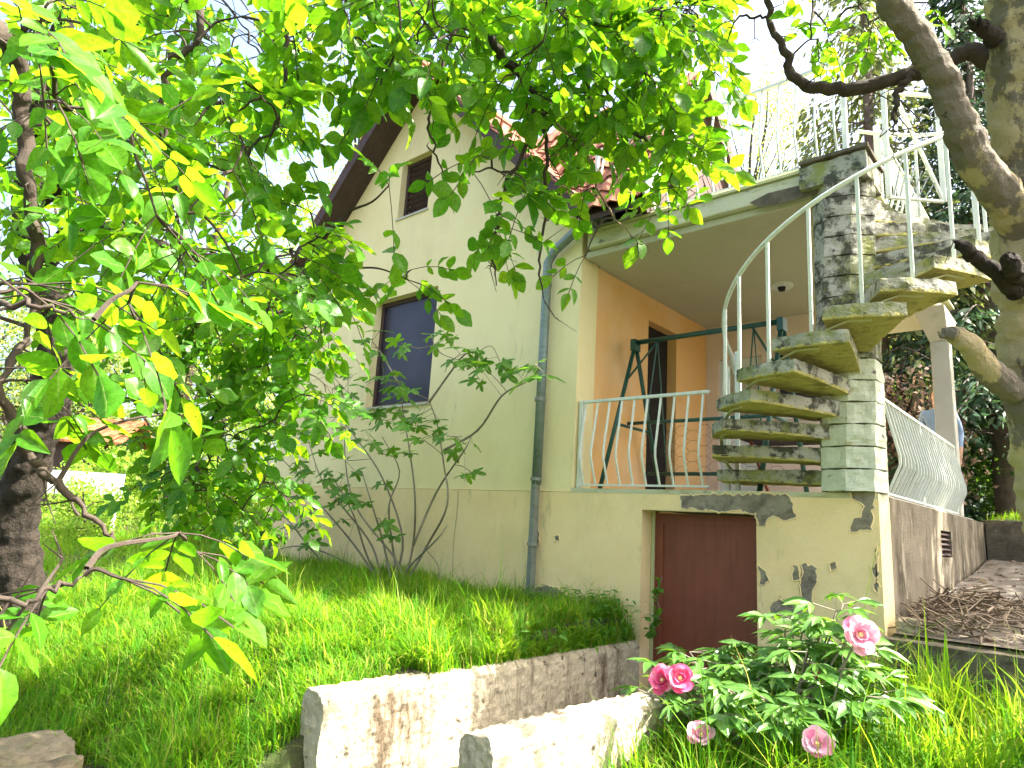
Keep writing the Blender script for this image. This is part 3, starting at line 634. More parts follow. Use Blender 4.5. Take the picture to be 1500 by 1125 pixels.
# zigzag metal strap under the outer tread ends
for k in range(1, 13):
    a, b = TH1 + (k - 1) * DTH, TH1 + k * DTH; off = R(4)
    p = [sp(RO - .02, a - off, RISE * k + .012), sp(RO - .02, a + R(5), RISE * k + .012), sp(RO - .02, b - R(6), RISE * (k + 1) - .10), sp(RO - .02, b + R(3), RISE * (k + 1) - .10)]
    q = MB()
    for u, v in zip(p, p[1:]): q.bar(u, v, .008, .026, (math.cos(a), math.sin(a), .01))
    q.build('strap', 'rust_strip', stair)
rail = [(RO - .035, TH1 + R(-1), .46), (RO - .035, TH1 + R(2), .98)]
hp = [sp(RO - .04, TH1 + (t - 1) * DTH, RISE * t + .97 - (.10 if t < 1.2 else 0)) for t in np.linspace(1, 15.6, 90)]
MB().tube(hp, .017, 8).build('handrail', 'rail_paint', stair, True)
for k in range(1, 16):
    th = TH1 + (k - 1) * DTH; z = RISE * k
    if k in (1,): continue
    b = sp(RO - .04, th, z); MB().bar(b, b + (0, 0, .965), .022, .022, (1, 0, 0)).build('baluster', 'rail_paint', stair)
for dx in (-.03, .06):
    b = sp(RO + .0, TH1, 0) + np.array((dx, -.06, .0)); MB().bar(b, b + (0, 0, 1.12 if dx < 0 else 1.25), .035, .035, (1, 0, 0)).build('newel_post', 'rail_paint', stair, bevel=.003)
# little gate with a diagonal brace at the stair head
gate = empty('stair_gate', (.30, .75, 2.74), 'white mesh gate with diagonal brace at the head of the stairs', 'gate')
gp = [at(1306, 172, 5.9), at(1303, 302, 5.9), at(1385, 322, 5.9), at(1388, 176, 5.9)]
gp[1][2] = gp[2][2] = 2.62; gp[0][2] = gp[3][2] = 3.66; gp[0][:2] = gp[1][:2]; gp[3][:2] = gp[2][:2]
MB().bar(gp[0], gp[1], .04, .04, (1, 0, 0)).build('gate_post', 'rail_paint', gate); MB().bar(gp[3], gp[2], .04, .04, (1, 0, 0)).build('gate_post', 'rail_paint', gate)
MB().bar(gp[0], gp[3], .03, .03).build('gate_rail', 'rail_paint', gate); MB().bar(gp[1], gp[2], .03, .02).build('gate_rail', 'rail_paint', gate)
MB().bar(gp[0] * .8 + gp[3] * .2, gp[2], .03, .02).build('brace', 'rail_paint', gate)
for i in range(6):
    t = .08 + i * .11; a = gp[1] * (1 - t) + gp[2] * t; MB().tube([a, a + (gp[3] - gp[2]) * (.42 - .05 * i) + (gp[2] - gp[1]) * .22], .006, 5).build('wire', 'pipe_old', gate)

# ------------------------------------------------------------------ porch swing
swing = empty('swing_frame', (-1.85, .95, 0), 'dark green tubular swing frame standing on the porch', 'swing')
SZ, SY, SX0, SX1 = 1.70, .85, -2.62, -.98
MB().tube([(SX0, SY, SZ), (SX1, SY, SZ)], .028, 10).build('top_bar', 'green_paint', swing, True)
for x in (SX0, SX1):
    s_ = 1 if x == SX0 else -1
    for dy in (-.62, .62): MB().tube([(x, SY, SZ), (x + s_ * .0, SY + dy, .01)], .024, 8).build('leg', 'green_paint', swing, True)
    MB().tube([(x, SY - .36, .72), (x, SY + .36, .72)], .016, 8).build('cross_tie', 'green_paint', swing, True)
    MB().tube([(x, SY - .18, 1.22), (x + s_ * .3, SY, SZ)], .012, 6).build('corner_brace', 'green_paint', swing, True)
    MB().box((x - .03, SY - .06, SZ - .10), (x + .03, SY + .06, SZ + .03)).build('joint', 'green_paint', swing)
for dy in (-.2, .25): MB().tube([(SX0 + .05, SY + dy, .74 - .5 * (dy > 0)), (SX1 - .05, SY + dy, .74 - .5 * (dy > 0))], .02, 8).build('seat_bar', 'green_paint', swing, True)
for x in (SX0 + .28, SX1 - .28):
    MB().tube([(x, SY, SZ), (x, SY - .2, .74)], .008, 5).build('hanger', 'green_paint', swing); MB().tube([(x, SY, SZ), (x, SY + .25, .24)], .008, 5).build('hanger', 'green_paint', swing)
net = MB()
for i in range(12):
    for j in range(5):
        cx, cz = SX0 + .15 + i * .125, .20 + j * .11 + (.055 if i % 2 else 0)
        h = [(cx + .075 * math.cos(R(60 * q)), SY + .12, cz + .055 * math.sin(R(60 * q))) for q in range(4)]
        net.tube(h, .0018, 4, 0, False)
net.build('wire_netting', 'black_void', swing)
tbl = empty('folding_table', (-1.3, 2.2, 0), 'dark folding table standing on the porch behind the spiral stairs', 'table')
MB().box((-1.85, 1.9, .70), (-.75, 2.5, .73)).build('table_top', 'black_void', tbl)
for x in (-1.75, -.85):
    MB().bar((x, 1.95, .70), (x + .06, 2.45, .0), .03, .03).build('leg', 'door_paint', tbl); MB().bar((x, 2.45, .70), (x + .06, 1.95, .0), .03, .03).build('leg', 'door_paint', tbl)

# ------------------------------------------------------------------ low walls
def cast(name, label, lo, hi, mat, amt=.035, lev=5, cat='wall', sc=.14, tilt=0):
    mb = MB().box(lo, hi)
    o = mb.build(name, mat); tag(o, label, cat); subdiv_rough(o, lev, amt, sc); return o
W1 = MB()
segs = np.linspace(-3.28, -.03, 14)
def wall_run(name, label, x0, x1, ys, zt, mat):
    mb = MB(); n = len(ys)
    for i, y in enumerate(ys):
        j = RS.uniform(-.004, .004, 4); zz = zt(y)
        mb.v += [(x0 + j[0], y, -2.15), (x1 + j[1], y, -2.15), (x1 + j[1], y, zz - .05 + j[3]), (x1 - .04, y, zz + j[2]), (x0 + .04, y, zz + j[2]), (x0 + j[0], y, zz - .04 + j[3])]
    for i in range(n - 1):
        for k in range(6): a = i * 6 + k; b = i * 6 + (k + 1) % 6; mb.f.append((a, b, b + 6, a + 6))
    mb.f += [tuple(range(6)), tuple((n - 1) * 6 + k for k in range(6))[::-1]]
    o = mb.build(name, mat); tag(o, label, 'wall'); subdiv_rough(o, 5, .03, .045); return o
wall_run('retaining_wall', 'long stained concrete wall holding back the lawn beside the cellar door', -2.17, -1.97, segs, lambda y: -1.335, 'wall_concrete')
wall_run('retaining_wall', 'low sunlit concrete wall with broken end beside the peony', -1.09, -.88, np.linspace(-3.12, -.35, 12), lambda y: -1.335 - .05 * (y + 3.12) / 2.8, 'wall_concrete')
cast('kerb_wall', 'dark mossy concrete wall holding up the side path', (.012, -.20, -2.1), (3.2, -.02, -1.0), 'dark_concrete', .03, 5)
cast('end_wall', 'low mossy wall closing the side path, grass above', (.02, 5.3, -1.0), (3.0, 5.5, .02), 'dark_concrete', .03, 5)
b0 = onZ(50, 1072, -1.62)
blk = MB().prism([(b0[0] + a, b0[1] + b, -2.1) for a, b in ((-.55, -.35), (.20, -.42), (.36, .02), (.10, .22), (-.5, .3))], (0, 0, .33)).build('stone_block', 'dry_stone'); tag(blk, 'rough flat stone block lying at the edge of the lawn', 'stone'); subdiv_rough(blk, 4, .07, .15)
cast('stone_chunk', 'small broken concrete lump beside the twig heap on the path', (.06, .06, -1.0), (.19, .20, -.88), 'wall_concrete', .06, 4, 'stone', .06)
# heap of dry twigs on the path
tw = MB()
for i in range(520):
    x, y = abs(RS.normal(0, .45)) + .12, RS.uniform(.05, 1.7); 
    if x > 1.6: continue
    z = float(H(x + .1, y)) + .03 + .24 * math.exp(-((x - .5) / .4) ** 2 - ((y - .6) / .6) ** 2) * RS.uniform(.3, 1); a = RS.uniform(0, 6.3); L = RS.uniform(.06, .34); e = RS.normal(0, .35)
    d = np.array((math.cos(a), math.sin(a), e)) * L / 2; c = np.array((x, y, z)); tw.tube([c - d, c + RS.normal(0, .022, 3), c + d], RS.uniform(.003, .008), 4, 0, False)
tag(tw.build('twig_heap', 'dry_twig'), 'heap of dry brown twigs and leaf stalks on the side path', 'twigs', None, 'stuff')

lit = RS.uniform((.1, .1), (2.2, 5.0), (420, 2)); lz = np.array([float(H(x + .05, y)) for x, y in lit]) + .035; dl = RS.normal(0, 1, (420, 3)); dl[:, 2] *= .25
QL = (np.array([(0, 0, 0), (.3, .45, .05), (0, 1, -.08), (-.3, .45, .05)]), [(0, 1, 2, 3)], np.array([(.5, 0), (1, .5), (.5, 1), (0, .5)]))
tag(link('leaf_litter', leaf_mesh('leaf_litter', QL, leaf_frames(dl, RS.normal(0, .35, (420, 3)) + (0, 0, 1), RS.uniform(.04, .11, 420)), np.concatenate([lit, lz[:, None]], 1)), None, 'dry_leaf'), 'dry fallen leaves scattered over the side path', 'leaves', None, 'stuff')
# ------------------------------------------------------------------ grass
def grass(name, label, pts, hts, wid, mat='grass_blade', lean=.5):
    N = len(pts); a = RS.uniform(0, 2 * math.pi, N) * .6 + 3 * np.sin(pts[:, 0] * 5.1 + 2 * np.sin(pts[:, 1] * 3.7)); hts = hts * np.exp(.45 * np.sin(pts[:, 0] * 7.3 + pts[:, 1] * 2.1) * np.sin(pts[:, 1] * 6.1 - pts[:, 0] * 3.3)) * np.where(RS.rand(N) < .06, 1.7, 1) * RS.uniform(.6, 1.2, N); d = np.stack([np.cos(a), np.sin(a)], 1); s_ = np.stack([-d[:, 1], d[:, 0]], 1)
    ln = np.clip(np.abs(RS.normal(lean, .45, N)), 0, 1.5); T = np.array([0, .35, .7, 1.0]); W = np.array([1, .85, .55, .0])
    V = np.zeros((N, 7, 3)); k = 0
    for t, ww in zip(T, W):
        c = pts + np.concatenate([d * (hts * ln * t ** 2)[:, None], (hts * (t - .35 * ln * t ** 2))[:, None]], 1)
        off = np.concatenate([s_ * (wid * ww)[:, None] / 2, np.zeros((N, 1))], 1)
        if ww > 0: V[:, k] = c - off; V[:, k + 1] = c + off; k += 2
        else: V[:, k] = c; k += 1
    f = np.array([0, 1, 3, 2, 2, 3, 5, 4, 4, 5, 6]); L = (f[None] + np.arange(N)[:, None] * 7).ravel(); lt = np.tile([4, 4, 3], N)
    me = bpy.data.meshes.new(name); me.vertices.add(N * 7); me.vertices.foreach_set('co', V.ravel().astype(np.float32)); me.loops.add(len(L)); me.loops.foreach_set('vertex_index', L.astype(np.int32))
    me.polygons.add(len(lt)); me.polygons.foreach_set('loop_start', np.concatenate([[0], np.cumsum(lt)[:-1]]).astype(np.int32)); me.polygons.foreach_set('loop_total', lt.astype(np.int32)); me.update(calc_edges=True)
    o = link(name, me, None, mat); tag(o, label, 'grass', None, 'stuff'); return o
def scatter(n, x0, x1, y0, y1, clump=.35, keep=None):
    c = np.stack([RS.uniform(x0, x1, n // 7), RS.uniform(y0, y1, n // 7)], 1); P = (c[:, None, :] + RS.normal(0, .035, (len(c), 7, 2))).reshape(-1, 2)
    P = P[(P[:, 0] > x0) & (P[:, 0] < x1) & (P[:, 1] > y0) & (P[:, 1] < y1)]
    if keep is not None: P = P[keep(P[:, 0], P[:, 1])]
    return np.concatenate([P, H(P[:, 0], P[:, 1])[:, None] - .01], 1)
stone_free = lambda x, y: (np.hypot((x - b0[0]) / .55, (y - b0[1]) / .4) > 1)
hp_ = lambda P, lo, hi, s: RS.uniform(lo, hi, len(P)) * (.7 + .5 * (np.sin(P[:, 0] * 2.3 + s) * np.sin(P[:, 1] * 3.1 + s) + 1) / 2)
P = np.concatenate([scatter(105000, -7.2, -2.15, -4.9, -.03, keep=stone_free), scatter(26000, -12.5, -7.2, -5.5, 2.0, keep=lambda x, y: (y < -.03) | (x < -8.8)), scatter(9000, -2.3, -1.99, -2.5, -.05)])
P[:, 2] = np.where((P[:, 0] > -2.12), -1.335, P[:, 2])
grass('lawn_grass', 'long bright green lawn grass in front of the gable wall', P, hp_(P, .10, .26, 1), RS.uniform(.005, .012, len(P)), lean=.75)
P = scatter(24000, -.84, 1.6, -3.9, -.25); P2 = scatter(1500, -1.95, -.9, -4.3, -3.2); P = np.concatenate([P, P2])
grass('front_grass', 'tall pale grass growing around the peony and kerb wall', P, hp_(P, .12, .42, 2) * np.where(P[:, 0] < -.35, .55, 1), RS.uniform(.005, .014, len(P)), lean=.65)
P = scatter(9000, .0, 4.5, 5.6, 12.0)
grass('rear_grass', 'short grass on the bank above the end wall', P, hp_(P, .06, .18, 3), RS.uniform(.006, .014, len(P)))
P = scatter(14000, -30, -9, -4, 14, keep=lambda x, y: (x < -11))
grass('far_grass', 'sunlit rough meadow grass beyond the dark walnut trunk', P, hp_(P, .1, .35, 3), RS.uniform(.012, .03, len(P)))
# ferny weeds along the wall foot and around the doorway
def weeds(name, label, cs, n_each, size, mat='weed_leaf', h=.25):
    D = []; Pp = []; S = []; Nn = []
    for c in cs:
        for i in range(n_each):
            a = RS.uniform(0, 6.3); t = RS.uniform(.1, 1); p = np.array(c) + (RS.normal(0, .09), RS.normal(0, .09), h * t * RS.uniform(.5, 1)); d = np.array((math.cos(a), math.sin(a), RS.uniform(-.3, .5)))
            Pp.append(p); D.append(d); S.append(size * RS.uniform(.6, 1.3)); Nn.append((RS.normal(0, .3), RS.normal(0, .3), 1))
    me = merge([leaf_mesh('t', PEONY[1], leaf_frames(np.array(D), np.array(Nn), S), np.array(Pp))], name); o = link(name, me, None, mat); tag(o, label, 'weeds', None, 'stuff')
cs = [(x, RS.uniform(-.5, -.08), float(H(min(x, -2.2), -.3))) for x in np.linspace(-3.3, -2.05, 46)] + [(-2.1 + RS.normal(0, .05), y, -1.32) for y in np.linspace(-1.6, -.05, 30)]
weeds('wall_weeds', 'dark green leafy weeds along the wall foot above the retaining wall', cs, 16, .075)
cs = [(x, RS.uniform(-3.3, -.4), float(H(x, -1.5))) for x in RS.uniform(-.6, 1.4, 40)]
cs = [(x, y, float(H(x, y))) for x, y, _ in cs]; weeds('bed_weeds', 'broad leafy weeds among the tall grass below the kerb wall', cs, 10, .13, h=.3)
vine = empty('door_vine', (-1.99, -.04, -1.35), 'small green vine climbing the jamb of the cellar doorway', 'vine')
vp = spline([onY(px, py, -.04) for px, py in ((955, 930), (966, 900), (962, 870), (970, 845))], 6); MB().tube(vp, .004, 5).build('stem', 'fig_stem', vine)
idx = RS.randint(0, len(vp), 40); D = RS.normal(0, 1, (40, 3)); D[:, 1] -= .8
leaves_on(vine, [WALNUT[1]], leaf_frames(D, RS.normal(0, .5, (40, 3)) + (0, -.6, 1), RS.uniform(.04, .09, 40)), vp[idx] + RS.normal(0, .015, (40, 3)), 'weed_leaf', 40)

# ------------------------------------------------------------------ trees with compound leaves
def grow(root, limbs, clusters, twig_mat, leaf_mat, shapes, leaflet=(.08, .145), rachis=(.20, .34), per=(2, 4), singles=300, limb_mat='bark_twig', droop=.35):
    """limbs: list of (points with radius); every leaf cluster gets a twig from the nearest wood, longest reach last"""
    nodes = []; bare = []
    for name, pts, mat in limbs:
        sp_ = spline(pts, 7); thin = sp_[:, 3] < .03; sp_[2:, :3] += RS.normal(0, 1, (len(sp_) - 2, 3)) * np.where(thin[2:], .007, .003)[:, None]; sp_[-3:, 3] *= (.8, .5, .15); bare.append(sp_[thin])
        lo_ = MB().tube(sp_[:, :3], sp_[:, 3], 14 if sp_[0, 3] > .03 else 7, (.11 if mat == 'bark_dark' else .06) if sp_[0, 3] > .03 else 0).build(name, mat, root, True)
        if sp_[0, 3] > .04: subdiv_rough(lo_, 2, min(.05, .35 * sp_[0, 3]), .10)
        nodes += [tuple(q[:3]) for q in sp_[2:]]
    nodes = np.array(nodes); C = np.array(clusters); left = list(range(len(C))); twigs = MB(); D = []; PP = []; S = []; NN = []
    dist = np.min(np.linalg.norm(C[:, None] - nodes[None], axis=2), axis=1); near = np.argmin(np.linalg.norm(C[:, None] - nodes[None], axis=2), axis=1); src = nodes[near]
    while left:
        k = min(left, key=lambda i: dist[i]); left.remove(k); a, b = src[k], C[k]; L = np.linalg.norm(b - a)
        if L > .03:
            m1 = a + (b - a) * .35 + RS.normal(0, .06, 3) * L + (0, 0, .10 * L); m2 = a + (b - a) * .7 + RS.normal(0, .05, 3) * L + (0, 0, .08 * L)
            q = spline([a, m1, m2, b], 4); twigs.tube(q, np.linspace(.005 + .008 * min(L, 1.2), .0035, len(q)), 5, 0, False)
            new = q[3:]; dd = np.linalg.norm(C[left][:, None] - new[None], axis=2) if left else None
            for z_, i in enumerate(left):
                j = int(np.argmin(dd[z_]))
                if dd[z_][j] < dist[i]: dist[i] = dd[z_][j]; src[i] = new[j]
        od = (b - a) / (L + 1e-6) if L > .03 else RS.normal(0, 1, 3)
        for c in range(RS.randint(per[0], per[1] + 1)):
            az = RS.uniform(0, 6.3); d = np.array((math.cos(az), math.sin(az), RS.uniform(-droop - .4, .25))) + od * .7; d /= np.linalg.norm(d); rl_ = RS.uniform(*rachis)
            pts = [b + d * rl_ * t + np.array((0, 0, -droop * rl_ * t * t)) for t in (0, .33, .66, 1)]; twigs.tube(pts, .0022, 4, 0, False)
            up = np.array((RS.normal(0, .8), RS.normal(0, .8), 1.0)); sd_ = np.cross(d, up); sd_ /= np.linalg.norm(sd_); ls = RS.uniform(*leaflet)
            for t, f in ((.38, .7), (.64, .85), (.9, 1.0)):
                if t == .38 and RS.rand() < .35: continue
                for s_ in (-1, 1):
                    if RS.rand() < .06: continue
                    PP.append(b + d * rl_ * t + np.array((0, 0, -droop * rl_ * t * t))); D.append(d * .55 + sd_ * s_ + np.array((0, 0, RS.uniform(-.55, .1)))); S.append(ls * f * RS.uniform(.85, 1.12)); NN.append(up + RS.normal(0, .4, 3))
            PP.append(pts[-1]); D.append(d + np.array((0, 0, -.45 + RS.normal(0, .2)))); S.append(ls * 1.2); NN.append(up + RS.normal(0, .2, 3))
    for q in bare:                                              # leafless spurs along the thin wood
        for k in range(len(q) // 4):
            p = q[RS.randint(0, len(q))]; d = RS.normal(0, 1, 3) + (0, 0, -.3); d /= np.linalg.norm(d); L = RS.uniform(.06, .26); e = p[:3] + d * L + RS.normal(0, .02, 3); m = p[:3] + d * L * .5 + RS.normal(0, .02, 3)
            twigs.tube([p[:3], m, e], [.0035, .0028, .0012], 5, 0, False); twigs.tube([m, m + RS.normal(0, .05, 3)], [.0022, .001], 4, 0, False)
    tg = twigs.build('twigs', twig_mat, root); tg['kind'] = 'stuff'
    leaves_on(root, shapes, leaf_frames(np.array(D), np.array(NN), np.array(S)), np.array(PP), leaf_mat, singles)
def blobs(rows):
    out = []
    for px, py, rx, ry, d0, d1, n in rows:
        for i in range(n):
            r_, a = math.sqrt(RS.rand()), RS.uniform(0, 6.283); p = at(px + rx * r_ * math.cos(a), py + ry * r_ * math.sin(a), RS.uniform(d0, d1))
            if p[1] > -.45 and p[0] < .1 and p[2] < 6.5: continue        # not into the house
            if p[2] < float(H(p[0], p[1])) + .25: continue
            out.append(p)
    return out
def pl(rows): return [(*at(px, py, d), r_) for px, py, d, r_ in rows]
# walnut on the lawn, dark trunk
foot = onZ(22, 868, -1.27)
wal = empty('walnut_tree', tuple(foot), 'walnut tree on the lawn with rough dark trunk', 'tree', 'walnut trees')
limbs = [('trunk', [(foot[0], foot[1], foot[2] - .2, .27)] + pl([(24, 850, 6.05, .215), (22, 760, 6.0, .175), (52, 650, 5.95, .16), (82, 555, 5.9, .15), (70, 440, 5.9, .13), (40, 320, 5.9, .11), (60, 150, 5.8, .09), (110, -20, 5.7, .06), (140, -160, 5.6, .03)]), 'bark_dark'),
         ('limb', pl([(62, 400, 5.9, .07), (110, 335, 5.7, .06), (190, 345, 5.4, .052), (270, 374, 5.2, .046), (350, 383, 5.0, .035), (430, 400, 4.9, .02)]), 'bark_dark'),
         ('limb', pl([(50, 300, 5.9, .07), (150, 230, 5.5, .055), (240, 200, 5.3, .04), (330, 150, 5.2, .03), (430, 90, 5.1, .015)]), 'bark_dark'),
         ('limb', pl([(60, 200, 5.8, .06), (180, 60, 5.2, .05), (330, -20, 4.9, .04), (500, -60, 4.8, .025)]), 'bark_dark'),
         ('limb', pl([(270, 374, 5.2, .02), (330, 430, 4.9, .016), (350, 520, 4.7, .013), (300, 640, 4.5, .01), (280, 720, 4.4, .006)]), 'bark_dark'),
         ('limb', pl([(84, 545, 5.9, .03), (130, 570, 5.6, .02), (190, 585, 5.3, .012), (260, 620, 5.1, .006)]), 'bark_dark')]
cl = blobs([(150, 110, 170, 120, 4.6, 6.2, 34), (330, 110, 140, 110, 4.4, 5.6, 30), (120, 290, 130, 80, 4.6, 6, 14), (310, 310, 130, 90, 4.3, 5.4, 36), (380, 440, 120, 70, 4.2, 5.2, 34),
            (310, 530, 110, 70, 4.2, 5.2, 30), (330, 640, 110, 65, 4.2, 5.0, 30), (250, 690, 40, 40, 4.2, 5.0, 4), (430, 530, 60, 50, 4.3, 5.0, 7), (240, -120, 300, 110, 4.4, 6, 30), (-120, 250, 110, 250, 4.6, 6.4, 30), (350, 730, 80, 45, 4.2, 4.9, 14), (120, 420, 110, 60, 4.6, 5.6, 14), (250, 420, 160, 80, 4.6, 5.6, 16), (200, 200, 180, 90, 4.8, 6, 16), (430, 480, 60, 50, 4.2, 5, 9), (440, 580, 50, 40, 4.4, 5, 8)])
grow(wal, limbs, cl, 'bark_twig', 'walnut_leaf', WALNUT, (.072, .12), (.18, .30))
# second walnut, its trunk beside the photographer, boughs overhead
wx, wy = -1.35, -6.75; wz = float(H(wx, wy))
wal2 = empty('walnut_tree', (wx, wy, wz), 'spreading walnut with large backlit leaves hanging over the gable and deck', 'tree', 'walnut trees')
limbs = [('trunk', [(wx, wy, wz - .2, .22), (wx, wy, wz + .8, .17), (wx - .05, wy + .05, wz + 1.9, .15), (wx - .1, wy + .12, wz + 2.9, .12)], 'bark_dark'),
         ('limb', [(wx - .1, wy + .12, wz + 2.85, .10)] + pl([(-160, -240, 2.2, .08), (150, -220, 2.6, .06), (430, -160, 3.0, .05), (620, -80, 3.3, .040), (690, 0, 3.4, .030), (730, 70, 3.45, .026), (775, 130, 3.5, .022), (795, 165, 3.5, .016)]), 'bark_dark'),
         ('limb', pl([(620, -80, 3.3, .03), (760, -60, 3.6, .026), (880, -10, 3.8, .02), (950, 60, 3.9, .016), (985, 130, 3.95, .010)]), 'bark_twig'),
         ('limb', pl([(785, 150, 3.5, .014), (770, 215, 3.5, .011), (735, 285, 3.5, .010), (724, 350, 3.5, .008), (726, 420, 3.5, .004)]), 'bark_twig'),
         ('limb', pl([(795, 165, 3.5, .013), (800, 240, 3.55, .010), (795, 330, 3.6, .008), (790, 400, 3.6, .006), (800, 445, 3.6, .003)]), 'bark_twig'),
         ('limb', pl([(690, 0, 3.4, .012), (650, 90, 3.3, .009), (628, 170, 3.3, .007), (640, 230, 3.3, .005), (655, 270, 3.3, .003)]), 'bark_twig'),
         ('limb', pl([(870, -15, 3.8, .012), (880, 90, 3.8, .010), (905, 170, 3.85, .009), (960, 215, 3.9, .008), (1010, 235, 3.95, .006), (1060, 245, 4.0, .003)]), 'bark_twig'),
         ('limb', pl([(795, 165, 3.5, .008), (860, 225, 3.7, .008), (880, 290, 3.75, .006), (930, 350, 3.8, .004), (960, 366, 3.8, .002)]), 'dry_twig'),
         ('limb', [(wx - .1, wy + .12, wz + 2.2, .07)] + pl([(-150, 40, 1.9, .05), (10, 60, 2.3, .035), (30, 160, 2.4, .026), (45, 300, 2.4, .022), (55, 430, 2.4, .018), (20, 520, 2.2, .012), (-40, 600, 2.0, .01)]), 'bark_twig'),
         ('limb', pl([(150, -220, 2.6, .03), (270, -60, 2.9, .022), (295, 40, 2.9, .016), (250, 95, 2.9, .013), (238, 160, 2.9, .011), (250, 240, 2.9, .008), (262, 330, 2.9, .006), (255, 440, 2.9, .003)]), 'bark_twig'),
         ('limb', pl([(430, -160, 3.0, .02), (430, -20, 3.2, .015), (420, 60, 3.2, .012), (412, 170, 3.2, .008), (330, 250, 3.2, .005)]), 'bark_twig'),
         ('limb', [(wx - .02, wy + .02, wz + 1.4, .05)] + pl([(-200, 500, 1.7, .03), (-20, 555, 2.0, .018), (40, 660, 2.1, .014), (80, 710, 2.1, .012), (150, 770, 2.1, .009), (175, 800, 2.1, .006)]), 'bark_twig'),
         ('limb', pl([(-190, 540, 1.7, .02), (-110, 760, 1.35, .012), (0, 880, 1.3, .006), (70, 870, 1.35, .005), (130, 838, 1.45, .004)]), 'bark_twig'),
         ('limb', pl([(-150, 420, 1.7, .015), (-30, 440, 1.4, .008), (60, 450, 1.35, .005), (130, 470, 1.4, .003)]), 'bark_twig')]
cl = blobs([(90, 40, 110, 60, 2.0, 3.2, 8), (330, 30, 150, 70, 2.6, 3.6, 17), (560, 20, 110, 60, 2.8, 3.8, 24), (740, 20, 110, 60, 3.0, 4.2, 28), (920, 20, 110, 55, 3.2, 4.4, 46), (1000, 10, 50, 35, 3.6, 4.3, 12),
            (790, 120, 80, 40, 3.2, 4.0, 9), (915, 130, 100, 45, 3.4, 4.3, 19), (1000, 180, 45, 28, 3.6, 4.3, 12), (960, 215, 40, 18, 3.8, 4.3, 7), (850, 240, 30, 45, 3.4, 4.0, 4), (480, 420, 50, 40, 3.4, 4.0, 5), (590, 400, 30, 25, 3.6, 4.0, 2), (1040, 60, 25, 50, 3.7, 4.2, 5), (765, 250, 40, 50, 3.3, 3.8, 3), (845, 370, 15, 20, 3.5, 3.8, 1), (690, 230, 25, 30, 3.2, 3.5, 2), (730, 330, 20, 25, 3.4, 3.6, 2), (985, 270, 25, 10, 3.8, 4.2, 2),
            (660, 70, 60, 40, 3.0, 3.6, 4), (560, 110, 25, 25, 3.0, 3.5, 2), (420, 110, 60, 50, 2.8, 3.5, 4), (120, 180, 110, 60, 2.0, 3.0, 9), (330, 180, 110, 70, 2.6, 3.4, 12), (450, 340, 60, 50, 2.7, 3.2, 5), (560, 290, 30, 20, 2.8, 3.1, 1), (230, 330, 110, 60, 2.2, 3.0, 8), (400, 390, 70, 50, 2.7, 3.3, 4),
            (40, 440, 40, 30, 1.3, 1.7, 3), (180, 440, 40, 40, 1.3, 1.7, 2), (60, 590, 50, 40, 1.9, 2.3, 2), (290, 790, 40, 20, 1.7, 2.0, 2), (60, 860, 40, 15, 1.25, 1.45, 1), (190, 850, 50, 15, 1.4, 1.6, 1), (20, 50, 50, 50, 1.4, 1.8, 2), (250, 560, 50, 50, 2.2, 2.9, 2),
            (500, -150, 600, 90, 2.8, 4.4, 50), (-200, 200, 120, 300, 1.8, 3.4, 14)])
grow(wal2, limbs, cl, 'bark_twig', 'walnut_leaf', WALNUT, (.068, .122), (.17, .30))
# pale smooth-barked tree beside the path with a big forked bough
T_ = at(1612, 1080, 3.02); tx, ty = T_[0] + .02, T_[1]; tz = float(H(tx, ty))
pln = empty('forked_tree', (tx, ty, tz), 'mottled cream-barked tree with thick forked bough in front of the stairs', 'tree')
limbs = [('trunk', [(tx + .05, ty, tz - .2, .20)] + pl([(1600, 1000, 3.03, .155), (1572, 850, 3.05, .14), (1546, 740, 3.05, .135), (1528, 640, 3.05, .13), (1516, 540, 3.05, .13), (1512, 460, 3.05, .135), (1512, 380, 3.05, .15), (1505, 300, 3.05, .14), (1500, 200, 3.05, .13), (1496, 100, 3.05, .13), (1496, 0, 3.05, .125), (1500, -150, 3.05, .11), (1510, -330, 3.0, .07)]), 'bark_plane'),
         ('bough', pl([(1505, 350, 3.02, .085), (1470, 290, 2.97, .082), (1432, 240, 2.93, .074), (1402, 170, 2.90, .064), (1376, 110, 2.88, .060), (1338, 50, 2.86, .058), (1298, -10, 2.84, .056), (1240, -100, 2.82, .05), (1150, -240, 2.8, .03)]), 'bark_bough'),
         ('limb', pl([(1490, 120, 3.1, .05), (1425, 78, 3.15, .042), (1380, 95, 3.2, .036), (1320, 112, 3.25, .034), (1250, 130, 3.3, .032), (1175, 122, 3.35, .026), (1145, 70, 3.35, .018), (1126, 25, 3.35, .015), (1122, -30, 3.35, .010)]), 'bark_twig'),
         ('limb', pl([(1336, 108, 3.22, .02), (1318, 130, 3.22, .016), (1311, 158, 3.22, .012), (1308, 190, 3.22, .004), (1317, 222, 3.22, .002)]), 'bark_twig'),
         ('limb', pl([(1126, 25, 3.35, .008), (1090, 24, 3.4, .006), (1060, 50, 3.45, .003)]), 'bark_twig'),
         ('stub', pl([(1490, 430, 2.95, .04), (1462, 402, 2.90, .034), (1430, 378, 2.86, .030), (1396, 350, 2.83, .024)]), 'bark_dark'),
         ('stub', pl([(1500, 410, 2.95, .045), (1484, 392, 2.82, .038), (1472, 372, 2.74, .034)]), 'bark_dark'),
         ('stub', pl([(1490, 575, 3.0, .055), (1450, 545, 2.97, .058), (1415, 500, 2.95, .046), (1372, 484, 2.95, .026)]), 'bark_bough'),
         ('stub', pl([(1460, 60, 3.0, .04), (1440, 40, 2.97, .03), (1420, 28, 2.95, .012)]), 'bark_dark')]
